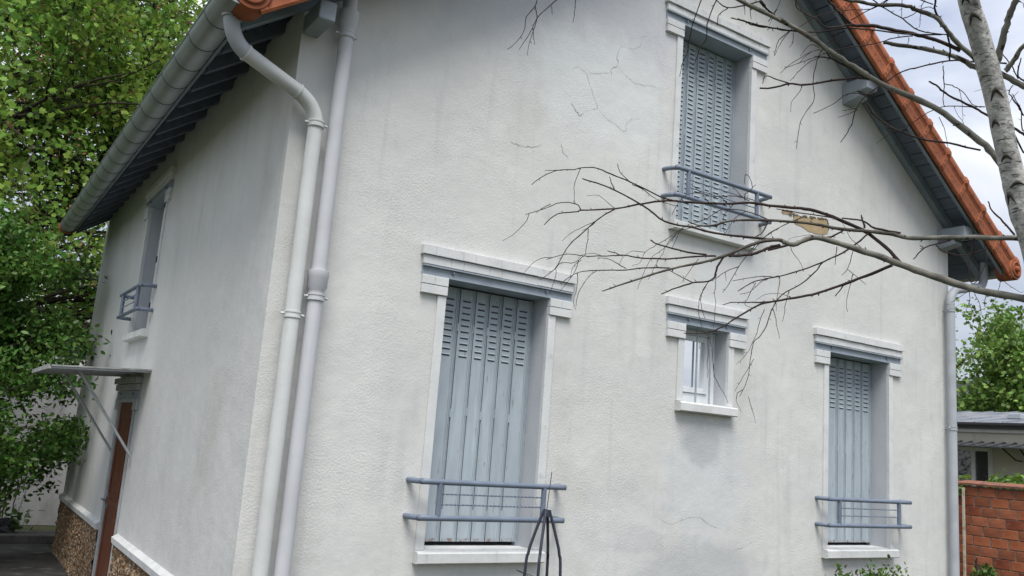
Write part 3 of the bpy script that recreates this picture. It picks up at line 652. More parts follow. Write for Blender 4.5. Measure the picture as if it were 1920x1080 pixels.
# roof covering: flat interlocking tile rows
def tile_rows():
    rows = MB()
    for sign in (1, -1):
        xe = (XR if sign > 0 else XL)+.05*sign; ln = abs(AX-xe)/cs; n = int(ln/.34)
        for i in range(n+1):
            s0 = ln-(i+1)*.34; s1 = ln-i*.34+.03; s0 = max(s0, 0)
            if s1 <= s0: continue
            def P(s, y, h): return (AX+sign*(cs*s+sn*h), y, ZA-sn*s+cs*h)
            h0, h1 = TH+.055, TH+.085
            vs = [P(s0, -VO+.1, h0), P(s1, -VO+.1, h1), P(s1, RY, h1), P(s0, RY, h0), P(s0, -VO+.1, h0+.015), P(s1, -VO+.1, h1+.02), P(s1, RY, h1+.02), P(s0, RY, h0+.015)]
            rows.add(vs, [(0, 3, 2, 1), (4, 5, 6, 7), (0, 1, 5, 4), (1, 2, 6, 5), (2, 3, 7, 6), (3, 0, 4, 7)], M_tile)
    rows.build('roof_tile_rows', RF)
tile_rows()
mb = MB(); mb.tube([(AX, -VO-.06, ZA+.30), (AX, RY, ZA+.30)], .12, M_tile, 16); mb.build('ridge_tile', RF)
# ---- gutters with one section per joint
def gutter(xc, zc, y0, y1, label):
    G = bpy.data.objects.new('gutter', None); COL.objects.link(G); G.parent = H; G['label'] = label
    n = int(round((y1-y0)/.42)); st = (y1-y0)/n; proto = None; r = .1
    def sec():
        mb = MB(); vs = []; k = 20
        for rr in (r, r-.004):
            for yy in (0, st*.97, st):
                q = rr+(.003 if yy > 0 and rr == r else 0)
                for i in range(k+1):
                    t = math.pi*(1+i/k); vs.append((q*math.cos(t), yy, q*math.sin(t)))
        fs = []
        for s_ in range(2):
            for j in range(2):
                o = (s_*3+j)*(k+1)
                for i in range(k):
                    f = (o+i, o+i+1, o+k+2+i, o+k+1+i); fs.append(f if s_ == 0 else f[::-1])
        mb.add(vs, fs, M_zinc, True)
        mb.tube([(-r, 0, .003), (-r, st, .003)], .009, M_zinc, 8)
        # joint seam
        pts = [((r+.0035)*math.cos(math.pi*(1+i/24)), st-.004, (r+.0035)*math.sin(math.pi*(1+i/24))) for i in range(25)]
        mb.tube(pts, .0036, M_zincd, 5)
        return mb
    for i in range(n):
        if proto is None: proto = sec().build('gutter_section', G); o = proto
        else: o = proto.copy(); COL.objects.link(o); o.parent = G
        o.location = (xc, y0+i*st, zc+.0006*((i*7) % 4))
    for yy, c in ((y0-.012, M_zinc), (y1, M_tile)):
        mb = MB(); kk = 1.04 if c is M_zinc else 1.22
        vs = [(xc+r*kk*math.cos(math.pi*(1+i/20)), zc+r*kk*math.sin(math.pi*(1+i/20))) for i in range(21)]
        mb.prism(vs, 'y', yy, yy+.012 if c is M_zinc else yy+.07, c); mb.build('gutter_end', G)
    # hangers under the tile edge
    return G
gutter(-EO-.115, zs(XL)+.085, -.40, 7.86, 'long zinc gutter along the left eave')
gutter(XR+.115, zs(XR)+.12, -.30, 7.86, 'zinc gutter on the right eave')

# ---- downpipes
def ringset(path_c, d, r, m, parent, name, w=.008):
    mb = MB(); c = Vector(path_c); d = Vector(d).normalized(); mb.tube([c-d*w, c-d*w*.5, c+d*w*.5, c+d*w], [r*.97, r, r, r*.97], m, 24); mb.build(name, parent)
def clamp(c, r, m, parent):
    o = MB(); c = Vector(c)
    for dz in (-.016, .016): o.tube([c+Vector((0, 0, dz-.005)), c+Vector((0, 0, dz+.005))], r+.006, m, 24)
    o.tube([c+Vector((0, 0, -.013)), c+Vector((0, 0, .013))], r+.003, m, 24)
    for sg in (-1, 1): o.tube([c+Vector((sg*(r+.002), -.004, .003)), c+Vector((sg*(r+.026), 0, .0))], [.008, .009], m, 10)
    o.box((c.x-.008, c.y+r, c.z-.008), (c.x+.008, .0, c.z+.008), m)
    o.build('pipe_clamp', parent)
P1 = bpy.data.objects.new('downpipe', None); COL.objects.link(P1); P1.parent = H; P1['label'] = 'cream rainwater downpipe with a swan neck from the gutter'
rp_ = .048; yp = -.10
gx, gz = -EO-.10, zs(XL)+.085
def arc(p0, p1, p2, n=8):        # rounded corner p0->p1->p2
    return [((1-t)**2*Vector(p0)+2*t*(1-t)*Vector(p1)+t*t*Vector(p2)) for t in np.linspace(0, 1, n)]
A0 = Vector((gx, -.20, gz-.09)); A1 = Vector((gx+.015, -.20, gz-.20)); A2 = Vector((gx+.12, -.185, gz-.29))
B0 = Vector((-.01, -.11, 4.015)); B1 = Vector((.115, -.095, 3.965)); B2 = Vector((.137, -.095, 3.84))
mb = MB(); mb.tube([A0+Vector((0, 0, .05)), A0+Vector((0, 0, -.01))], rp_*1.08, M_elbow, 20); mb.build('gutter_outlet', P1)
mb = MB(); mb.tube(arc(A0, A1+Vector((.0, 0, -.04)), A2, 10), rp_*1.02, M_elbow, 20); mb.build('pipe_elbow', P1)
mb = MB(); mb.tube([A2, B0], rp_, M_pipeA, 20); mb.build('pipe_slope', P1)
mb = MB(); mb.tube(arc(B0, B1, B2, 10), rp_*1.02, M_pipeA, 20); mb.build('pipe_elbow', P1)
mb = MB(); mb.tube([B2, (.135, yp, 2.58), (.13, yp, .02)], rp_, M_pipeA, 20); mb.build('pipe_shaft', P1)
ringset(A0+Vector((0, 0, -.012)), (0, 0, 1), rp_+.010, M_elbow, P1, 'pipe_collar'); ringset(A2, B0-A2, rp_+.007, M_pipeA, P1, 'pipe_collar'); ringset(B0, B0-A2, rp_+.007, M_pipeA, P1, 'pipe_collar')
clamp((.138, yp, 3.835), rp_, M_pipeA, P1); clamp((.135, yp, 2.585), rp_, M_pipeA, P1)
P2 = bpy.data.objects.new('soil_pipe', None); COL.objects.link(P2); P2.parent = H; P2['label'] = 'lilac grey soil pipe with wide sockets running past the eave'
x2, y2, r2 = .272, -.10, .048
mb = MB(); mb.tube([(x2-.012, y2, .02), (x2, y2, 2.74)], r2, M_pipeB, 20); mb.tube([(x2, y2, 2.86), (x2, y2, 4.52)], r2, M_pipeB, 20); mb.tube([(x2, y2, 4.60), (x2, y2, 6.2)], r2, M_pipeB, 20); mb.build('pipe_shaft', P2)
for zz in (2.75, 4.535):
    mb = MB(); mb.tube([(x2, y2, zz-.02), (x2, y2, zz+.012), (x2, y2, zz+.03), (x2, y2, zz+.095), (x2, y2, zz+.10), (x2, y2, zz+.135)], [r2+.003, r2+.004, r2+.016, r2+.018, r2+.020, r2+.019], M_pipeB, 24); mb.build('pipe_socket', P2)
    clamp((x2, y2, zz-.035), r2+.003, M_pipeB, P2)
P3 = bpy.data.objects.new('downpipe', None); COL.objects.link(P3); P3.parent = H; P3['label'] = 'grey rainwater downpipe at the right corner of the gable wall'
x3 = W-.105; gx3, gz3 = XR+.03, zs(XR)+.02
mb = MB(); q0 = Vector((gx3-.10, -.12, 4.28)); q1 = q0+Vector((0, 0, -.16)); q2 = q0+Vector((-.12, 0, -.215))
mb.tube([q0+Vector((0, 0, .10)), q0], .046, M_elbow, 18); mb.tube(arc(q0, q1+Vector((0, 0, -.04)), q2, 8), .045, M_elbow, 18); r0 = Vector((x3+.10, -.085, 3.96)); r1 = Vector((x3+.0, -.08, 3.90)); rr2 = Vector((x3, -.08, 3.78))
mb.tube([q2, r0], .044, M_elbow, 18); mb.tube(arc(r0, r1, rr2, 8), .046, M_elbow, 18); mb.build('pipe_elbow', P3)
mb = MB(); mb.tube([rr2, (x3, -.08, .02)], .045, M_elbow, 20); mb.build('pipe_shaft', P3)
clamp((x3, -.08, 3.72), .045, M_elbow, P3); clamp((x3, -.08, 2.42), .045, M_elbow, P3)

# ------------------------------------------------------------------ neighbour side on the right
X1 = 12.0
BW = thing('garden_wall', 'red hollow brick garden wall with tiled coping right of the house', 'wall', (X1, 2, 0))
def local(o, c): o.parent = c; o.matrix_parent_inverse = Matrix.Translation(-c.location); return o
mb = MB(); mb.box((X1+.008, -3, 0), (X1+.14, 9, 1.79), M_mortar); local(mb.build('mortar', None), BW)
bl, bh = .262, .1475; protos = {}
nb = 0
for row in range(12):
    z = .02+row*bh; off = (.5*bl if row % 2 else 0)+.03*math.sin(row*2.1)
    y = 3.2-off
    while y > .2:
        mi = random.choice([M_brick, M_brick, M_brick, M_brick2, M_brick3])
        key = (mi.name, random.randint(0, 1))
        if key not in protos:
            b_ = MB(); q = .004+.003*key[1]; b_.box((0, 0, 0), (.02+.003*key[1], bl-.016-q, bh-.015), mi, .004); o = b_.build('brick'); protos[key] = o
        else: o = protos[key].copy(); COL.objects.link(o)
        o.location = (X1-.004+random.uniform(-.003, .003), y-bl, z+random.uniform(-.002, .002)); local(o, BW)
        y -= bl
y = 3.3; k = 0
while y > .1:
    mb = MB(); pr = [(X1-.05, 1.80), (X1+.19, 1.80), (X1+.19, 1.815), (X1+.07, 1.875), (X1-.05, 1.83)]
    mb.prism(pr, 'y', y-.33, y-.004, M_cope); o = mb.build('coping_tile'); local(o, BW); o.location.z += .003*(k % 2); y -= .33; k += 1
PO = MB(); PO.box((11.90, 2.22, .0), (11.93, 2.25, 1.76), M_post); o = PO.build('post'); o['label'] = 'thin rusty white post in front of the red brick wall'; o['category'] = 'post'

NX = 18.0
NH = thing('neighbour_house', 'low cream annexe with standing seam zinc roof behind the brick wall', 'house', (NX, 4, 0))
def nb_(mb, name, p=NH): return local(mb.build(name), p)
mb = MB(); ya, yb, wz0, wz1 = 5.0, 5.86, 1.3, 2.60
mb.box((NX, -2, 0), (NX+.3, ya, 2.98), M_cream); mb.box((NX, yb, 0), (NX+.3, 9.5, 2.98), M_cream); mb.box((NX, ya, 0), (NX+.3, yb, wz0), M_cream); mb.box((NX, ya, wz1), (NX+.3, yb, 2.98), M_cream)
mb.box((NX+.31, -2, 0), (NX+4, 9.5, 2.9), M_cream); nb_(mb, 'wall')
mb = MB(); mb.box((NX-.05, -2, 2.945), (NX-.002, 9.5, 3.02), M_band); nb_(mb, 'eave_moulding')
mb = MB(); mb.box((NX-.10, -2, 3.023), (NX-.002, 9.5, 3.13), M_zincd); nb_(mb, 'fascia_board')
mb = MB(); mb.prism([(NX-.24, 3.155), (NX-.23, 3.115), (NX-.18, 3.09), (NX-.103, 3.10), (NX-.103, 3.155)], 'y', -2, 9.5, M_zincd, False); nb_(mb, 'gutter')
mb = MB(); rz = lambda x: 3.15+(x-NX)*.13
mb.add([(NX-.2, -2, rz(NX-.2)), (NX+4.2, -2, rz(NX+4.2)), (NX+4.2, 9.5, rz(NX+4.2)), (NX-.2, 9.5, rz(NX-.2)), (NX-.2, -2, rz(NX-.2)+.03), (NX+4.2, -2, rz(NX+4.2)+.03), (NX+4.2, 9.5, rz(NX+4.2)+.03), (NX-.2, 9.5, rz(NX-.2)+.03)],
       [(0, 1, 2, 3), (7, 6, 5, 4), (0, 4, 5, 1), (1, 5, 6, 2), (2, 6, 7, 3), (3, 7, 4, 0)], M_annexe); nb_(mb, 'zinc_roof')
y = -1.6
while y < 9.4:
    mb = MB(); mb.add([(NX-.2, y-.02, rz(NX-.2)+.031), (NX+4.2, y-.02, rz(NX+4.2)+.031), (NX+4.2, y+.02, rz(NX+4.2)+.031), (NX-.2, y+.02, rz(NX-.2)+.031), (NX-.2, y, rz(NX-.2)+.06), (NX+4.2, y, rz(NX+4.2)+.06)],
                      [(0, 1, 5, 4), (3, 4, 5, 2), (0, 4, 3), (1, 2, 5)], M_annexe); nb_(mb, 'roof_seam'); y += .62
NW = thing('x', 'x', 'x'); NW.name = 'window'; del NW['label']; del NW['category']; NW.location = (NX, 5.8, 1.9); local(NW, NH)
def nw_(mb, name): return local(mb.build(name), NW)
NW.location = (0, 0, 0); NW.matrix_parent_inverse = Matrix.Translation(-NH.location)
def nwb(mb, name): o = mb.build(name); o.parent = NW; return o
mb = MB(); mb.box((NX-.02, ya-.07, wz0-.05), (NX-.001, ya, wz1+.05), M_band); mb.box((NX-.02, yb, wz0-.05), (NX-.001, yb+.07, wz1+.05), M_band); nwb(mb, 'window_frame')
mb = MB()
for q0, q1 in ((ya+.002, ya+.07), (5.36, 5.45), (yb-.07, yb-.002)): mb.box((NX+.05, q0, wz0), (NX+.11, q1, wz1), M_upvc)
mb.box((NX+.05, ya+.07, wz1-.07), (NX+.109, 5.36, wz1), M_upvc); mb.box((NX+.05, 5.45, wz1-.07), (NX+.109, yb-.07, wz1), M_upvc); nwb(mb, 'sash')
for q0, q1 in ((ya+.07, 5.36), (5.45, yb-.07)):
    mb = MB(); mb.box((NX+.08, q0, wz0), (NX+.085, q1, wz1-.07), M_glassd); nwb(mb, 'pane')
AW = bpy.data.objects.new('awning', None); COL.objects.link(AW); AW.parent = NH; AW.matrix_parent_inverse = Matrix.Translation(-NH.location)
mb = MB(); mb.prism([(NX-.002, 2.70), (NX-.75, 2.585), (NX-.75, 2.60), (NX-.002, 2.72)], 'y', 3.4, 7.6, M_glassd); o = mb.build('awning_sheet'); o.parent = AW
y = 3.45
while y < 7.6:
    mb = MB(); mb.prism([(NX-.002, 2.722), (NX-.76, 2.602), (NX-.76, 2.63), (NX-.002, 2.75)], 'y', y, y+.045, M_zincd); o = mb.build('awning_bar'); o.parent = AW; y += .24
mb = MB(); mb.tube([(NX-.02, 4.05, 2.05), (NX-.03, 4.02, 2.10), (NX-.30, 4.2, 2.60)], .018, M_dark, 6); mb.tube([(NX-.02, 4.3, 2.35), (NX-.10, 4.4, 2.37), (NX-.4, 4.55, 2.62)], .015, M_dark, 6); o = mb.build('awning_bracket'); o.parent = AW
mb = MB(); mb.box((NX+1.2, 4.9, rz(NX+1.2)+.04), (NX+1.5, 5.2, rz(NX+1.5)+.12), M_beamlight, .01); nb_(mb, 'roof_hatch')

# far pale buildings behind the trees
def far_building(loc, sx_, sy_, hh, label):
    B = thing('apartment_building', label, 'building', loc)
    x0, y0, z0 = loc
    mb = MB(); mb.box((-sx_/2, -sy_/2, 0), (sx_/2, sy_/2, hh), M_farw); mb.build('wall', B)
    mb = MB(); mb.box((-sx_/2-.2, -sy_/2-.2, hh+.002), (sx_/2+.2, sy_/2+.2, hh+.5), M_farroof); mb.build('roof', B)
    for fz in range(int(hh//3)):
        for k in range(int(sx_//3)):
            mb = MB(); x = -sx_/2+1+k*3; mb.box((x, -sy_/2-.03, fz*3+1), (x+1.1, -sy_/2-.002, fz*3+2.5), M_glassd); mb.build('window', B)
        for k in range(int(sy_//3)):
            mb = MB(); y = -sy_/2+1+k*3; mb.box((-sx_/2-.03, y, fz*3+1), (-sx_/2-.002, y+1.1, fz*3+2.5), M_glassd); mb.build('window', B)
far_building((-1, 38, 0), 14, 8, 7.5, 'pale distant building glimpsed through the leaves left of the house')
far_building((52, 22, 0), 8, 24, 7.0, 'low pale building behind the trees on the right')

# rear garden wall
mb = MB(); mb.box((-9, 11, 0), (1.2, 11.25, 2.5), M_old, .01); o = mb.build('garden_wall'); o['label'] = 'aged grey rendered wall closing the yard behind the shrub'; o['category'] = 'wall'

# ------------------------------------------------------------------ vegetation
def star_leaf(lobes=5):
    pts = []
    angs = [(-155, .5), (-105, .85), (-80, .62), (-50, 1.0), (-25, .72), (0, 1.2), (25, .72), (50, 1.0), (80, .62), (105, .85), (155, .5)]
    for a_, r_ in angs: t = math.radians(a_); pts.append((r_*math.cos(t), r_*math.sin(t)))
    return np.array(pts)*.5
def oval_leaf(): return np.array([(-.5, 0), (-.25, -.22), (.1, -.25), (.5, 0), (.1, .25), (-.25, .22)])
STAR, OVAL = star_leaf(), oval_leaf()
def leaves_mesh(name, pts, size, shape, m, droop=.5, seed=1, parent=None, extra=None, **props):
    r = np.random.default_rng(seed); n = len(pts); k = len(shape)
    # orientation: normals mostly up with tilt
    nrm = r.normal(size=(n, 3))*np.array([1, 1, .8]); nrm[:, 2] += .75; nrm /= np.linalg.norm(nrm, axis=1)[:, None]
    t = r.normal(size=(n, 3)); t[:, 2] -= droop; t -= nrm*np.sum(t*nrm, 1)[:, None]; t /= np.linalg.norm(t, axis=1)[:, None]
    b_ = np.cross(nrm, t); s = size*r.uniform(.6, 1.25, n)
    V = pts[:, None, :]+s[:, None, None]*(shape[None, :, 0, None]*t[:, None, :]+shape[None, :, 1, None]*b_[:, None, :])
    fold = np.abs(shape[:, 1])[None, :, None]*nrm[:, None, :]*s[:, None, None]*r.uniform(-.1, .5, n)[:, None, None]
    V = V+fold
    if shape is STAR: cen = pts[:, None, :]-s[:, None, None]*.1*t[:, None, :]; V = np.concatenate([V, cen], 1); k2 = k+1
    else: k2 = k
    V = V.reshape(-1, 3)
    if shape is STAR:
        base = np.array([[i, (i+1) % k, k] for i in range(k)])
    else: base = np.array([[0, 1, 2], [0, 2, 3], [0, 3, 4], [0, 4, 5]])
    F = (base[None]+(np.arange(n)*k2)[:, None, None]).reshape(-1, 3)
    me = bpy.data.meshes.new(name); me.vertices.add(len(V)); me.vertices.foreach_set('co', V.astype(np.float32).ravel())
    me.loops.add(F.size); me.loops.foreach_set('vertex_index', F.astype(np.int32).ravel())
    me.polygons.add(len(F)); me.polygons.foreach_set('loop_start', np.arange(len(F), dtype=np.int32)*3)
    me.update(calc_edges=True); me.materials.append(m)
    o = bpy.data.objects.new(name, me); COL.objects.link(o)
    if parent: o.parent = parent
    for a_, b__ in props.items(): o[a_] = b__
    return o
def limb(mb, p, d, L, r, depth, m, rnd, tips, spread=.6, gravity=-.0, nsub=3, segs=5):
    pts = [p.copy()]; rad = [r]; d = d.normalized()
    for i in range(segs):
        d = (d+Vector((rnd.gauss(0, .13), rnd.gauss(0, .13), rnd.gauss(0, .10)+gravity))).normalized()
        pts.append(pts[-1]+d*L/segs); rad.append(r*(1-.55*(i+1)/segs))
    mb.tube(pts, rad, m, 7 if r > .03 else 5, cap=False)
    if depth == 0: tips += pts[1:]; return
    if depth == 1: tips += pts[3:]
    for k in range(nsub):
        i = rnd.randint(max(1, segs-3), segs); q = pts[i]
        ax = Vector((rnd.gauss(0, 1), rnd.gauss(0, 1), rnd.gauss(0, .7))).normalized()
        nd = (d+ax*spread).normalized(); limb(mb, q, nd, L*rnd.uniform(.6, .85), rad[i]*.75, depth-1, m, rnd, tips, spread, gravity, nsub, segs)
def tree(name, label, cat, base, starts, m_leaf, leaf, shape, n_leaf, sig, seed, trunk, depth=3, group=None, mb_mat=M_bark, spread=.7, zmin=None, box=None, russet=0, lim=None, keep=None):
    rnd = random.Random(seed); T = thing(name, label, cat, base, group); tips = []; bx_, by_, bz_ = base
    mb = MB(); mb.tube([Vector(p)-Vector(base) for p in trunk[0]], trunk[1], mb_mat, 12); mb.build('trunk', T)
    bmh = MB()
    for (p, d, L, r) in starts:
        limb(bmh, Vector(p)-Vector(base), Vector(d), L, r, depth, mb_mat, rnd, tips, spread)
    bmh.build('limbs', T)
    tp = np.array([t[:] for t in tips]); r = np.random.default_rng(seed)
    pts = tp[r.integers(0, len(tp), n_leaf)]+r.normal(size=(n_leaf, 3))*np.array(sig)
    if keep is not None: pts = pts[keep(pts+np.array(base))]
    leaves_mesh('crown', pts, leaf, shape, m_leaf, seed=seed, parent=T, kind='stuff')
    if russet:
        p2 = tp[r.integers(0, len(tp), russet//6)]+r.normal(size=(russet//6, 3))*np.array(sig)
        p2 = np.repeat(p2, 6, 0)+r.normal(size=(len(p2)*6, 3))*.05
        leaves_mesh('seed_clusters', p2, leaf*.5, OVAL, M_leafR, seed=seed+1, parent=T, kind='stuff')
    return T
# the big plane tree behind the house, left
def starts_col(cx, cy, z0, z1, n, L, r, rnd, out=1.0):
    o = []
    for i in range(n):
        t = i/(n-1); a = rnd.uniform(0, 2*math.pi); z = z0+(z1-z0)*t
        o.append(((cx+rnd.gauss(0, .1), cy+rnd.gauss(0, .1), z), (math.cos(a)*out, math.sin(a)*out, .35+rnd.uniform(-.2, .5)), L*(1-.3*t)*rnd.uniform(.8, 1.2), r*(1-.5*t)))
    return o
rn = random.Random(5)
pt = [(-3.4, 16.5, 0), (-3.2, 16.4, 3), (-2.9, 16.5, 6), (-2.2, 16.8, 9), (-1.6, 17.0, 13)]
tree('plane_tree', 'tall broad leaved plane tree with russet seed clusters filling the upper left', 'tree', (-3.4, 16.5, 0),
     starts_col(-3.0, 16.5, 2.6, 9.5, 32, 4.2, .15, rn)+[((-2.9, 16.5, 5.0), (1.2, .2, .75), 4.6, .16), ((-2.2, 16.8, 9), (1, .1, .6), 3.2, .10), ((-3.0, 16.5, 4.2), (1.2, -.2, .45), 4, .13)],
     M_leafA, .135, STAR, 60000, (.27, .27, .22), 11, (pt, [.42, .36, .30, .22, .10]), 3, russet=9000)
pt = [(3.2, 17.5, 0), (3.2, 17.4, 4), (3.4, 17.5, 8), (3.5, 17.8, 12)]
tree('plane_tree', 'second leafy tree rising just behind the left end of the roof', 'tree', (3.2, 17.5, 0),
     starts_col(2.4, 17.2, 3.2, 12, 26, 3.8, .13, rn), M_leafA, .135, STAR, 38000, (.27, .27, .22), 12, (pt, [.34, .3, .24, .12]), 3, russet=4000)
pt = [(-7.5, 15.0, 0), (-7.4, 15.1, 4), (-7.2, 15, 8)]
tree('plane_tree', 'dark leafy tree at the far left edge behind the shrub', 'tree', (-7.5, 15, 0),
     starts_col(-7.0, 15, 2.5, 9, 20, 3.6, .13, rn), M_leafA, .16, STAR, 22000, (.28, .28, .24), 13, (pt, [.3, .26, .14]), 3, russet=2500)
# lower shrub near the canopy, small oval leaves
rn = random.Random(9)
st_ = []
SX, SY = -1.95, 7.5
for i in range(34):
    a = rn.uniform(0, 2*math.pi); z_ = 1.0+2.9*rn.random(); st_.append(((SX+rn.gauss(0, .15), SY+rn.gauss(0, .2), z_), (math.cos(a), math.sin(a), .35), (1.0 if z_ < 3.2 else .75)*rn.uniform(.7, 1.15), .026))
st_ += [((-1.4, 7.0, 1.95), (1.0, -.9, .02), 1.0, .022), ((-1.5, 6.9, 1.6), (1, -.9, .15), .9, .02), ((-1.4, 7.2, 2.5), (.9, -.4, .2), .7, .02), ((-1.6, 6.8, 1.5), (.4, -.8, -.15), .9, .02), ((-1.8, 6.9, 1.3), (-.1, -.9, -.1), .9, .02), ((-1.5, 7.2, 3.2), (.8, -.2, .3), .7, .02)]
tree('shrub', 'dense dark green shrub with small oval leaves beside the door canopy', 'shrub', (SX, SY+.3, 0), st_, M_leafB, .080, OVAL, 46000, (.11, .11, .09), 21,
     ([(SX, SY+.3, 0), (SX+.05, SY+.2, 1.4), (SX, SY, 3.2)], [.08, .06, .03]), 2, spread=.8)
# trees at the right, beyond the annexe
rn = random.Random(31)
for j, (bx, by, hh, nl, lab) in enumerate(((34, 15.5, 8.4, 15000, 'leafy tree nearest the house corner behind the zinc roof'), (35, 10.2, 8.8, 16000, 'leafy green tree in the middle behind the zinc roof'), (36, 5.2, 8.2, 14000, 'leafy tree at the right edge behind the zinc roof'))):
    tree('tree', lab, 'tree', (bx, by, 0), starts_col(bx, by, 2.0, hh-2.6, 18, 2.6, .08, rn), M_leafC, .20, STAR, int(nl*1.15), (.28, .28, .23), 40+j, ([(bx, by, 0), (bx+.1, by, hh*.4), (bx, by, hh-1.5)], [.2, .16, .06]), 3)
# vine over the brick wall
rn = random.Random(3)
tree('climbing_plant', 'bright green climbing plant growing over the brick wall under the window', 'plant', (12.6, 2.1, 0),
     [((12.5+rn.gauss(0, .1), 2.15+rn.gauss(0, .14), 1.5), (rn.gauss(0, .5), rn.gauss(0, .7), 1), .38, .008) for _ in range(9)], M_leafD, .11, OVAL, 420, (.07, .09, .05), 5, ([(12.6, 2.1, 0), (12.6, 2.1, 1.5)], [.02, .012]), 1)
# roses under the right window
def bush(name, label, x, y, h, m, n, seed, leaf=.05, cat='shrub', nst=6, wid=.16):
    rn = random.Random(seed)
    tree(name, label, cat, (x, y, 0), [((x+rn.gauss(0, wid*.5), y+rn.gauss(0, .06), h*.72), (rn.gauss(0, .5), rn.gauss(0, .4), 1), h*.22*rn.uniform(.7, 1.1), .004) for _ in range(nst)], m, leaf, OVAL, n, (.035, .035, .03), seed,
         ([(x, y, 0), (x+.01, y, h*.5), (x, y, h*.78)], [.012, .01, .006]), 1, mb_mat=M_twig)
bush('rose_bush', 'green leafed rose bush under the right hand window', 5.42, -.45, 1.08, M_leafE, 420, 3, wid=.26, nst=9)
bush('rose_bush', 'small rose with reddish young leaves under the right hand window', 5.86, -.42, .99, M_leafF, 90, 8, wid=.08, nst=3)
bush('weed', 'low weeds growing at the foot of the brick wall', 11.6, 1.75, .62, M_leafE, 260, 12, .07, 'weed', 8, .3)
# dry weed by the right downpipe
WD = thing('dry_weed', 'thin dry weed stalk in front of the right downpipe', 'weed', (7.3, -.45, 0))
mb = MB(); mb.tube([(0, 0, 0), (.01, .01, .5), (-.01, 0, .9), (.0, .0, 1.08)], [.006, .005, .004, .003], M_twig, 6); mb.build('stem', WD)
for k, (dx, dz) in enumerate(((.03, 1.05), (-.02, 1.09), (.045, 1.02), (.0, 1.11), (-.03, 1.04))):
    mb = MB(); mb.tube([(dx*.2, 0, 1.0), (dx, 0, dz), (dx*1.2, .002, dz+.014)], [.002, .006, .009], M_twig, 6); mb.build('seed_head', WD)
# things at the foot of the rear wall
SP = thing('seedling', 'spindly leafless sapling against the grey rear wall', 'plant', (-.55, 9.7, 0))
for (dx, dz, top) in ((0, 0, 1.25), (.12, 0, 1.15), (-.05, 0, .8)):
    mb = MB(); mb.tube(smooth_path([(dx, 0, 0), (dx-.02, 0, top*.4), (dx+.03, 0, top*.7), (dx-.04, 0, top)], 3), .008, M_twig, 5); mb.build('stem', SP)
r_ = np.random.default_rng(2); leaves_mesh('leaves', np.array([(-.05, 0, 1.2)])+r_.normal(size=(40, 3))*np.array([.13, .08, .05]), .11, OVAL, M_leafB, parent=SP, kind='stuff')
leaves_mesh('low_leaves', np.array([(.1, -.1, .25)])+r_.normal(size=(90, 3))*np.array([.14, .08, .12]), .12, OVAL, M_leafE, parent=SP, kind='stuff')
mb = MB(); mb.tube([(-.42, 9.75, .06), (-.22, 9.85, 1.15)], .012, M_brace, 6); o = mb.build('garden_cane'); o['label'] = 'grey cane leaning beside the sapling at the rear wall'; o['category'] = 'cane'
bm = bmesh.new(); bmesh.ops.create_icosphere(bm, subdivisions=3, radius=1)
for v in bm.verts:
    n_ = mnoise.noise(v.co*1.7); v.co = Vector((v.co.x*.42, v.co.y*.25, max(-.02, v.co.z*.2)))*(1+.35*n_)
me = bpy.data.meshes.new('black_sack'); bm.to_mesh(me); bm.free(); me.materials.append(M_black); o = bpy.data.objects.new('black_sack', me); COL.objects.link(o); o.location = (-.75, 9.55, .08); o['label'] = 'slumped black sack at the foot of the rear wall'; o['category'] = 'sack'
rr_ = np.random.default_rng(8); leaves_mesh('ground_ivy', np.column_stack([rr_.uniform(-3.2, -.9, 1800), rr_.uniform(9.2, 10.8, 1800), .05+rr_.uniform(0, .16, 1800)]), .10, OVAL, M_leafB, kind='stuff')

# ------------------------------------------------------------------ plant obelisk
OB = thing('plant_obelisk', 'blue grey metal plant obelisk with curved rods in front of the first window', 'plant support', (.47, -2.45, 0))
dO = 3.2
c0 = at(1025, 958, dO); base_c = Vector((c0.x, c0.y, 0)); OB.location = base_c
vd = math.atan2(c0.y-CAM.y, c0.x-CAM.x)
for k, a_ in enumerate((vd-1.45, vd-.25, vd+1.68, vd+2.9)):
    dx, dy = math.cos(a_), math.sin(a_)
    pts = [(dx*.010, dy*.010, c0.z), (dx*.018, dy*.018, c0.z-.02), (dx*.042, dy*.042, c0.z-.095), (dx*.056, dy*.056, c0.z-.15), (dx*.066, dy*.066, c0.z-.26), (dx*.10, dy*.10, .6), (dx*.15, dy*.15, 0)]
    mb = MB(); mb.tube(smooth_path(pts, 4), .0054, M_iron, 8); mb.build('rod', OB)
mb = MB(); mb.tube([(0, 0, c0.z-.02), (.003, 0, c0.z+.005)], .015, M_iron, 10); mb.tube([(0, 0, c0.z), (.012, .0, c0.z+.14)], .0015, M_iron, 6); mb.build('finial', OB)
for zz in (.5, .95):
    mb = MB(); rr = .085+.05*(.95-zz)/.45; mb.tube([(rr*math.cos(t), rr*math.sin(t), zz) for t in np.linspace(0, 2*math.pi, 25)], .003, M_iron, 6); mb.build('hoop', OB)
mb = MB(); mb.tube(smooth_path([(-.10, -.05, c0.z-.26), (-.05, -.02, c0.z-.235), (-.13, -.02, c0.z-.20), (-.03, 0, c0.z-.23), (.02, .01, c0.z-.25), (.10, .04, c0.z-.33)], 5), .0012, M_iron, 5); mb.build('tie_wire', OB)

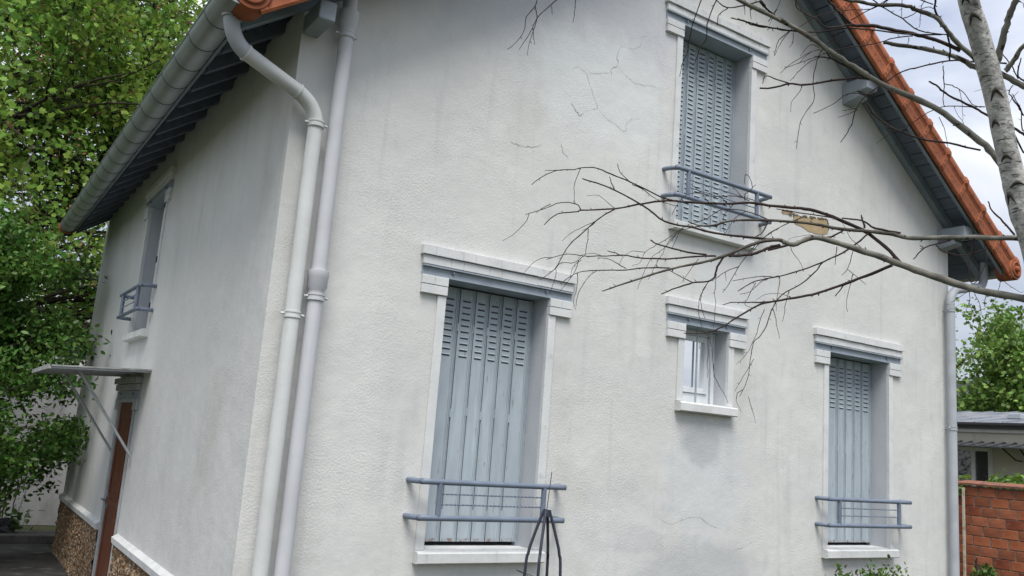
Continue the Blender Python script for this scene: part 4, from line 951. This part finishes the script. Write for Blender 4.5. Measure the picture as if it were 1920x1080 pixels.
# ------------------------------------------------------------------ birch
BT = thing('birch_tree', 'bare white barked birch with long branches reaching across the gable', 'tree')
DT = 4.6
def depth_k(px, py): return ray(px, py).normalized().dot(fw)
def dist_at(px, py): return DT-.00022*(1900-px)+.12*math.sin(px*.004+1)+.10*math.sin(py*.006)
tr = [(1800, -260, 34), (1800, -120, 39), (1818, 0, 44), (1836, 60, 45), (1858, 140, 47), (1874, 205, 47), (1887, 270, 46), (1903, 335, 50), (1920, 395, 58), (1944, 460, 62), (1973, 600, 68), (1998, 800, 76)]
tp = [at(a_-2, b__, DT) for a_, b__, c_ in tr]; trr = [c_/2*DT*depth_k(a_, b__)/FOC*.82 for a_, b__, c_ in tr]
foot = tp[-1].copy(); low = foot+(tp[-1]-tp[-2])*.6; low.z = 0
BT.location = (low.x, low.y, 0); BL = Vector(BT.location)
tp.append(low); trr.append(.14)
sp = smooth_path(tp, 5); sr = list(np.interp(np.linspace(0, len(tp)-1, len(sp)), range(len(tp)), trr))
for i in range(len(sp)): sr[i] *= 1+.07*mnoise.noise(Vector((i*.6, 0, 0)))
mb = MB(); mb.tube([p-BL for p in sp], sr, M_birch, 20); mb.build('trunk', BT)
M_scar = mat('black_bark_scar', (.035, .03, .028), (.08, .07, .06), 30, .95, bump=.004, bscale=50)
for (py_, du, wd_, hh_) in ((42, .05, .62, .030), (-8, -.3, .4, .02), (184, .1, .6, .030), (232, -.5, .35, .018), (300, -.2, .5, .016), (352, .1, .6, .012), (372, -.6, .3, .03)):
    i = min(range(len(sp)), key=lambda q: abs(-(sp[q]-CAM).dot(up)/(sp[q]-CAM).dot(fw)*FOC+540-py_)); c = sp[i]; r0 = sr[i]
    ax = (sp[min(i+1, len(sp)-1)]-sp[i-1]).normalized(); tc_ = (CAM-c); tc_ = (tc_-ax*tc_.dot(ax)).normalized(); sd_ = tc_.cross(ax)
    def surf(u, v): u = max(-.97, min(.97, u)); return c+(sd_*u+tc_*math.sqrt(1-u*u))*(r0*1.0)+ax*v*(-1 if ax.z < 0 else 1)-BL
    arc_ = [surf(du+wd_*t*.9, hh_*(1-abs(t)**1.3*1.6)) for t in np.linspace(-1, 1, 9)]
    mb = MB(); mb.tube(arc_, [.002, .004, .006, .0085, .010, .0085, .006, .004, .002], M_scar, 7); mb.build('bark_scar', BT)
brnd = random.Random(77)
def branch(pts, w0, w1, sx=1, ox=0, oy=0, off=0, twigs=.035):
    P = [(ox+x/sx, oy+y/sx) for x, y in pts]
    n = len(P); L = [0]
    for i in range(1, n): L.append(L[-1]+math.dist(P[i], P[i-1]))
    V = []
    for i, (x, y) in enumerate(P): V.append(at(x, y, dist_at(x, y)+off*L[i]/600))
    sp = smooth_path(V, 4); T = np.linspace(0, 1, len(sp)); m = len(sp)
    kk = [dist_at(*q)*depth_k(*q) for q in P]; rad = [(w0+(w1-w0)*t)/2*kk[int(t*(n-1))]/FOC*.92*(1+.10*brnd.uniform(-1, 1)) for t in T]
    # natural kinks and swollen nodes
    for i in range(1, m-1):
        j = rad[i]*.07+.0012; sp[i] = sp[i]+Vector((brnd.gauss(0, j*.5), brnd.gauss(0, j), brnd.gauss(0, j*.5)))
    mb = MB(); mt = M_limb if w0 > 9 else M_twig
    cut = next((i for i in range(m) if w0+(w1-w0)*T[i] < 8.5), m)
    if w0 > 9 and 1 < cut < m-1:
        mb.tube([p-BL for p in sp[:cut+1]], rad[:cut+1], M_limb, 12); mb.tube([p-BL for p in sp[cut:]], rad[cut:], M_limbd, 9)
    else: mb.tube([p-BL for p in sp], rad, mt, 12 if w0 > 9 else (7 if w0 > 4 else 5))
    tot = 0
    for i in range(1, m):
        seg = (sp[i]-sp[i-1]).length; tot += seg
        while tot > .045:
            tot -= brnd.uniform(.05, .10); p = sp[i].lerp(sp[i-1], brnd.random()); d = (sp[i]-sp[i-1]).normalized()
            sd = Vector((brnd.gauss(0, 1), brnd.gauss(0, 1), brnd.gauss(0, 1))); sd = (sd-d*sd.dot(d)).normalized(); dd = (sd+d*.7).normalized()
            l = brnd.uniform(.006, .017)+rad[i]*.8; r = max(.0011, min(.0035, rad[i]*.5))
            mb.tube([p-BL, p+dd*l*.6-BL, p+dd*l-BL], [r, r*.9, r*.5], M_twig, 4, smooth=False)
            if brnd.random() < twigs:
                tw = [p]; q = (dd+Vector((0, 0, -.3))).normalized()
                for k in range(6): q = (q+Vector((brnd.gauss(0, .22), brnd.gauss(0, .22), brnd.gauss(0, .18)-.1))).normalized(); tw.append(tw[-1]+q*brnd.uniform(.02, .045))
                mb.tube([t_-BL for t_ in tw], [.0019, .0017, .0016, .0014, .0013, .0012, .001], M_twig, 4)
    mb.build('branch', BT)
A = dict(sx=4, ox=980, oy=280); C2 = dict(sx=3.177, ox=1440, oy=280); R3 = dict(sx=3.692, ox=1400, oy=0); L4 = dict(sx=3.556, ox=940, oy=0); C5 = dict(sx=3, ox=1140, oy=440)
branch([(1912, 420), (1902, 370), (1888, 325), (1862, 288), (1825, 255), (1750, 200), (1660, 162), (1610, 132), (1565, 102), (1490, 52), (1400, 8), (1330, -30), (1250, -80)], 16, 7)
branch([(1990, 580), (1920, 560), (1833, 544), (1745, 516), (1692, 497), (1641, 478), (1556, 451), (1520, 446), (1487, 459), (1460, 450), (1420, 455), (1365, 477), (1325, 490), (1255, 505), (1155, 537), (1130, 546)], 17, 2.4, off=-.1, twigs=.1)
branch([(1990, 452), (1920, 447), (1845, 446), (1770, 445), (1711, 447), (1676, 440), (1635, 434), (1575, 429), (1510, 418), (1440, 413), (1370, 414), (1340, 422), (1310, 423), (1290, 415)], 12, 2.2, twigs=.12)
branch([(1692, 497), (1660, 462), (1616, 431), (1560, 406), (1519, 393), (1481, 389), (1440, 385), (1405, 380), (1355, 382), (1290, 379), (1250, 376), (1205, 382), (1155, 391), (1092, 394), (1082, 397), (1045, 401), (1020, 422)], 8, 2, off=.15, twigs=.05)
branch([(1155, 391), (1130, 405), (1105, 425), (1067, 460), (1052, 485), (1040, 505), (1012, 525)], 3, 1.4, off=.1, twigs=.2)
branch([(440, 455), (400, 410), (280, 400), (180, 440), (20, 490)], 2.4, 1.4, **A)
branch([(210, 410), (150, 440), (100, 478)], 1.8, 1.1, **A)
branch([(1460, 450), (1405, 445), (1342, 437), (1300, 427), (1247, 415), (1205, 385), (1150, 355), (1092, 335)], 5.5, 2.4, off=-.15)
branch([(687, 300), (650, 205)], 2.5, 1.4, **A)
branch([(1130, 385), (1000, 340), (800, 240), (700, 200), (570, 145), (470, 135), (380, 150), (250, 160), (130, 215), (70, 265)], 3.4, 1.5, **A)
branch([(800, 240), (730, 170), (712, 105)], 2, 1.2, **A); branch([(300, 157), (165, 157)], 1.8, 1, **A)
branch([(820, 265), (900, 300), (1010, 380), (1150, 425)], 2, 1.2, **A)
branch([(1510, 800), (1460, 880), (1420, 980), (1280, 1000), (1150, 1040), (1040, 1085)], 5, 2.2, **A)
branch([(1280, 1000), (1180, 950), (1090, 905)], 2.4, 1.5, **A)
branch([(1420, 980), (1390, 1000), (1350, 1060), (1335, 1120), (1345, 1200), (1370, 1270)], 1.8, 1, **A)
branch([(1450, 800), (1280, 805), (1100, 820), (900, 815), (750, 795), (590, 800), (460, 800), (340, 785), (180, 825)], 4, 1.3, twigs=.25, **A)
branch([(750, 800), (700, 780), (635, 760)], 2.6, 1.7, **A)
branch([(1380, 790), (1240, 770), (1100, 735), (1000, 705), (960, 680)], 4, 2.8, **A)
branch([(1100, 890), (900, 890), (770, 905), (560, 908), (460, 915), (380, 940), (280, 1010)], 3, 1.3, twigs=.25, **A)
branch([(775, 895), (700, 850), (640, 820), (560, 815)], 2, 1.3, **A)
branch([(560, 908), (490, 960), (420, 1080), (400, 1180)], 1.6, 1, **A)
branch([(460, 800), (380, 850), (290, 850), (240, 900), (130, 980)], 1.7, 1, **A); branch([(250, 880), (245, 960), (205, 1080)], 1.5, .9, **A); branch([(440, 830), (380, 880), (350, 980)], 1.5, .9, **A)
branch([(490, 590), (488, 680), (465, 800)], 1.8, 1.2, **A)
branch([(1210, 580), (1100, 660), (1000, 720), (920, 770), (880, 850), (830, 870)], 1.5, .8, **A); branch([(1150, 640), (1050, 750), (980, 800), (920, 900), (860, 1050)], 1.4, .8, **A)
branch([(1250, 560), (1150, 640), (1090, 700), (1040, 800), (1000, 840)], 1.4, .8, **A); branch([(1180, 600), (1140, 700), (1120, 745)], 1.3, .8, **A); branch([(1030, 810), (990, 880), (940, 980)], 1.3, .8, **A)
branch([(1320, 820), (1260, 900), (1190, 1000)], 1.5, .8, **A)
branch([(1920, 532), (1840, 530), (1600, 535), (1520, 545), (1440, 575), (1300, 580), (1180, 610)], 3.5, 1.4, twigs=.1, **A)
branch([(1840, 530), (1800, 620), (1740, 660)], 3, 2, **A)
branch([(1760, 700), (1640, 850), (1560, 990), (1500, 1075)], 2, 1.1, **A)
branch([(1840, 525), (1680, 465), (1500, 450), (1380, 520), (1260, 560)], 2.4, 1.3, **A)
branch([(1700, 385), (1600, 350), (1440, 355), (1320, 325), (1200, 360), (1120, 490)], 2, 1.2, **A)
branch([(1670, 385), (1665, 340), (1720, 290), (1700, 210), (1670, 190), (1662, 260)], 1.7, 1.1, **A); branch([(1720, 290), (1750, 265)], 1.5, 1, **A); branch([(1650, 360), (1560, 270)], 1.6, 1, **A)
branch([(1400, 405), (1340, 330), (1260, 260)], 1.6, 1, **A); branch([(1560, 430), (1450, 330), (1380, 340)], 1.4, .9, **A)
branch([(1545, 800), (1700, 790), (1800, 760), (1850, 735), (1930, 718)], 6, 6, **A)
branch([(1920, 590), (1840, 640), (1780, 700), (1700, 790)], 2.6, 1.6, **A)
branch([(1620, 880), (1520, 920), (1420, 990)], 1.9, 1.1, **A)
branch([(0, 600), (150, 565), (290, 530), (380, 520), (450, 480)], 5, 3.4, **C2)
branch([(790, 500), (640, 470), (560, 425), (440, 410)], 5, 3, **C2)
branch([(575, 470), (555, 390)], 4.5, 2.4, **C2); branch([(440, 420), (340, 400), (170, 375), (50, 355)], 3, 2, **C2)
branch([(215, 400), (100, 450), (0, 505)], 2.4, 1.4, **C2)
branch([(740, 690), (620, 740), (460, 800), (300, 855), (160, 885), (0, 912), (-60, 930), (-180, 1000), (-300, 1070), (-380, 1095), (-500, 1095)], 6.5, 2, **C2)
branch([(300, 855), (300, 870)], 4, 3, **C2); branch([(460, 800), (400, 875)], 3, 2, **C2)
branch([(600, 500), (480, 595), (330, 670), (150, 735), (0, 770), (-90, 790), (-180, 845)], 4, 1.8, twigs=.1, **C2)
branch([(330, 670), (230, 780), (80, 870), (20, 960), (-5, 1040), (-45, 1110), (-85, 1150), (-105, 1250), (-125, 1380), (-170, 1470)], 2.8, 1.1, twigs=.35, **C2)
branch([(880, 420), (850, 500), (830, 570), (780, 670), (720, 730)], 1.5, .8, twigs=.2, **C5); branch([(820, 700), (760, 800), (715, 880)], 1.4, .8, twigs=.1, **C5); branch([(790, 910), (830, 1060)], 1.3, .7, **C5)
branch([(940, 240), (860, 235), (700, 260)], 2, 1.1, **C5); branch([(960, 230), (870, 260), (800, 320), (740, 335)], 1.8, 1, **C5); branch([(830, 270), (790, 350), (770, 395), (830, 415)], 1.4, .9, **C5)
branch([(900, 378), (780, 382), (700, 380), (650, 395)], 3, 1.6, **C5)
branch([(530, 540), (570, 580), (590, 680), (595, 800)], 1.4, .8, twigs=.2, **C5); branch([(610, 220), (600, 330), (605, 400), (595, 530)], 1.3, .8, **C5); branch([(660, 210), (665, 260)], 1.3, .8, **C5)
branch([(550, 290), (515, 360), (510, 430), (530, 520)], 1.5, 1, **C5)
branch([(660, 560), (650, 548), (560, 543)], 1.6, 1.2, **C5)
branch([(510, 580), (480, 700), (440, 750)], 1.7, 1, twigs=.1, **C2); branch([(480, 720), (585, 805)], 1.5, .9, **C2); branch([(410, 580), (400, 690)], 2, 1, **C2)
branch([(1090, 540), (1000, 565), (930, 590), (865, 655)], 4, 2.2, **C2); branch([(930, 590), (905, 570)], 2.5, 1.5, **C2); branch([(1000, 570), (1050, 610), (1150, 632), (1240, 610), (1310, 590)], 3, 1.8, **C2)
branch([(1260, 490), (1215, 580), (1195, 700), (1215, 800), (1260, 760), (1300, 650), (1280, 500)], 2.6, 1.6, **C2); branch([(1200, 850), (1200, 900), (1170, 980)], 1.6, .8, twigs=.3, **C2)
branch([(1230, 855), (1260, 920), (1270, 990)], 1.5, .8, twigs=.3, **C2); branch([(1300, 870), (1290, 930), (1340, 960)], 1.5, .8, **C2); branch([(1400, 690), (1370, 850), (1330, 930)], 1.4, .8, **C2); branch([(1390, 770), (1450, 820), (1510, 855)], 1.4, .8, **C2)
branch([(1470, 510), (1400, 430), (1340, 370), (1310, 310)], 4.5, 2.4, **C2)
branch([(1990, 620), (1920, 600), (1850, 560), (1760, 510), (1600, 420), (1570, 395), (1450, 290), (1370, 190), (1300, 115), (1180, 70), (1080, 33), (900, 35), (780, 12), (680, -5), (560, -60)], 12, 6, **R3)
branch([(1480, 350), (1300, 275), (1150, 235), (1000, 205), (870, 178), (730, 170), (650, 90), (590, 30), (560, 0), (530, -60)], 8.5, 5, off=.15, **R3)
branch([(730, 170), (560, 190), (460, 120), (350, 60), (340, -30)], 3.6, 2.2, **R3)
branch([(1700, 560), (1590, 470), (1450, 395), (1270, 345), (1100, 318), (945, 295)], 11, 7.5, off=.1, **R3)
branch([(1800, 440), (1600, 430), (1400, 420), (1200, 465), (1080, 495), (960, 570), (830, 660), (760, 750), (730, 850), (690, 930), (650, 985)], 4, 1.6, off=.2, twigs=.1, **R3)
branch([(1990, 960), (1920, 930), (1800, 860), (1650, 790), (1560, 735), (1400, 660), (1310, 590), (1260, 565)], 6, 3.2, off=-.2, **R3)
branch([(1650, 740), (1500, 738), (1360, 738), (1220, 800), (1080, 910), (1030, 1010)], 2.4, 1.2, **R3)
branch([(-60, 130), (0, 150), (130, 185), (330, 215), (500, 222), (700, 197), (900, 212), (1100, 235), (1240, 240), (1350, 240)], 3, 3.4, **R3)
branch([(1150, 250), (1020, 262), (900, 300), (750, 322), (600, 350), (450, 405), (260, 472)], 2.6, 1.3, **R3)
branch([(500, 400), (420, 440), (300, 560)], 1.8, 1, **R3); branch([(640, 220), (520, 350), (480, 450), (460, 560), (465, 690), (400, 790), (365, 880), (345, 1030)], 2, 1.2, twigs=.05, **R3)
branch([(1620, 1040), (1400, 990), (1200, 960), (1000, 880), (900, 810), (850, 750), (835, 715)], 4.2, 3.6, off=.1, **R3)
branch([(850, 550), (760, 540), (600, 557), (400, 588), (300, 580), (170, 610), (90, 610)], 5, 3.4, **R3); branch([(300, 580), (200, 545), (130, 525), (110, 580)], 3, 1.6, **R3)
branch([(830, 545), (760, 500), (640, 430), (560, 400), (470, 393)], 5, 2.6, **R3); branch([(580, 400), (540, 340), (500, 280)], 3, 1.8, **R3)
branch([(1310, -40), (1310, 80), (1370, 170), (1395, 260), (1408, 330), (1405, 420)], 4.5, 3.4, **R3)
branch([(860, -10), (960, 60), (1080, 130), (1190, 210), (1390, 240)], 2.6, 2.6, **R3); branch([(1080, 130), (1150, 100), (1240, 50), (1300, 60)], 2, 1.4, **R3); branch([(1240, -20), (1210, 60), (1195, 190)], 1.8, 1.1, **R3); branch([(1075, -10), (1072, 120)], 1.6, 1, **R3)
branch([(1290, 30), (1150, -20)], 2.6, 2, **R3); branch([(980, 0), (870, 60), (700, 70), (520, 100), (360, 190)], 2.4, 1.4, **R3)
branch([(720, 140), (900, 40), (1000, -20)], 2.4, 1.6, **R3)
branch([(1360, 455), (1365, 570), (1360, 690), (1370, 740)], 2.2, 1.4, **R3); branch([(1370, 580), (1440, 600), (1500, 640), (1560, 720), (1620, 745)], 2, 1.3, **R3); branch([(1470, 620), (1490, 700), (1497, 830)], 1.4, .8, **R3); branch([(1330, 810), (1370, 900), (1395, 1030)], 1.6, .9, **R3); branch([(1120, 260), (1120, 310)], 1.8, 1.2, **R3)
branch([(830, 655), (700, 650), (600, 720), (460, 785)], 2, 1.2, **R3); branch([(760, 750), (660, 765)], 1.5, .9, **R3); branch([(770, 760), (700, 790), (630, 815)], 1.6, .9, **R3)
branch([(800, 720), (870, 690), (880, 640)], 1.4, .9, **R3)
branch([(300, 215), (240, 290), (195, 385)], 1.6, 1, **R3); branch([(325, 225), (320, 290), (295, 330)], 1.4, .9, **R3); branch([(500, 330), (440, 310), (370, 390)], 1.5, .9, **R3); branch([(510, 340), (430, 370), (360, 440)], 1.4, .9, **R3)
branch([(1920, 800), (1880, 740), (1840, 680), (1815, 640), (1845, 590)], 3.4, 1.8, **R3); branch([(1920, 1060), (1860, 940), (1800, 830), (1770, 740)], 4, 2, **R3); branch([(1990, 880), (1910, 900), (1900, 760), (1840, 650)], 3, 1.6, **R3)
branch([(1990, 580), (1880, 530), (1900, 400)], 4.5, 2.2, **R3); branch([(1880, 545), (1830, 450), (1770, 370), (1765, 310)], 3, 1.5, **R3)
branch([(1735, 420), (1750, 350), (1790, 200), (1830, 80), (1860, 0), (1900, -120)], 15, 11, **R3)
branch([(1790, 490), (1850, 420), (1900, 335), (1990, 270)], 11, 8, **R3)
branch([(170, 110), (100, 0), (60, -60)], 2, 1.4, **R3); branch([(330, 190), (200, 110), (120, 40), (90, 0)], 3, 1.6, **R3); branch([(150, 150), (210, 60), (240, -20)], 1.6, 1, **R3)
branch([(420, -40), (320, 40), (240, 120), (190, 220), (120, 330)], 2.4, 1.1, twigs=.04, **L4); branch([(240, -20), (225, 40), (170, 110), (150, 210), (100, 280), (40, 330)], 2, 1, twigs=.04, **L4); branch([(225, 40), (238, 120), (215, 200), (190, 280), (172, 370)], 1.8, .9, **L4)
branch([(210, 190), (222, 300)], 1.5, .8, **L4); branch([(335, 40), (340, 100)], 1.6, .9, **L4); branch([(495, -20), (492, 50), (478, 150)], 1.9, 1, **L4)
branch([(1345, -30), (1280, 150), (1250, 280), (1240, 350), (1205, 430), (1190, 510)], 2.4, 1.2, twigs=.03, **L4); branch([(1450, -30), (1380, 130), (1365, 260), (1330, 310), (1290, 420), (1270, 430)], 2.6, 1.2, twigs=.03, **L4)
branch([(1760, 40), (1720, 10), (1620, 35), (1500, 50), (1420, -10)], 3.4, 2.2, **L4); branch([(1510, 55), (1450, 100), (1440, 170)], 2.2, 1.3, **L4); branch([(1720, 10), (1790, 80), (1880, 130)], 2.6, 2.4, **L4)
branch([(1930, 205), (1800, 185), (1690, 170), (1600, 135), (1530, 120)], 3.6, 2.4, **L4); branch([(1620, 40), (1625, 100)], 1.6, .9, **L4); branch([(1660, 45), (1665, 130)], 1.6, .9, **L4)
branch([(1940, 195), (1850, 270), (1820, 370)], 2.2, 1.2, **L4); branch([(1840, 60), (1800, 130)], 2, 1, **L4)
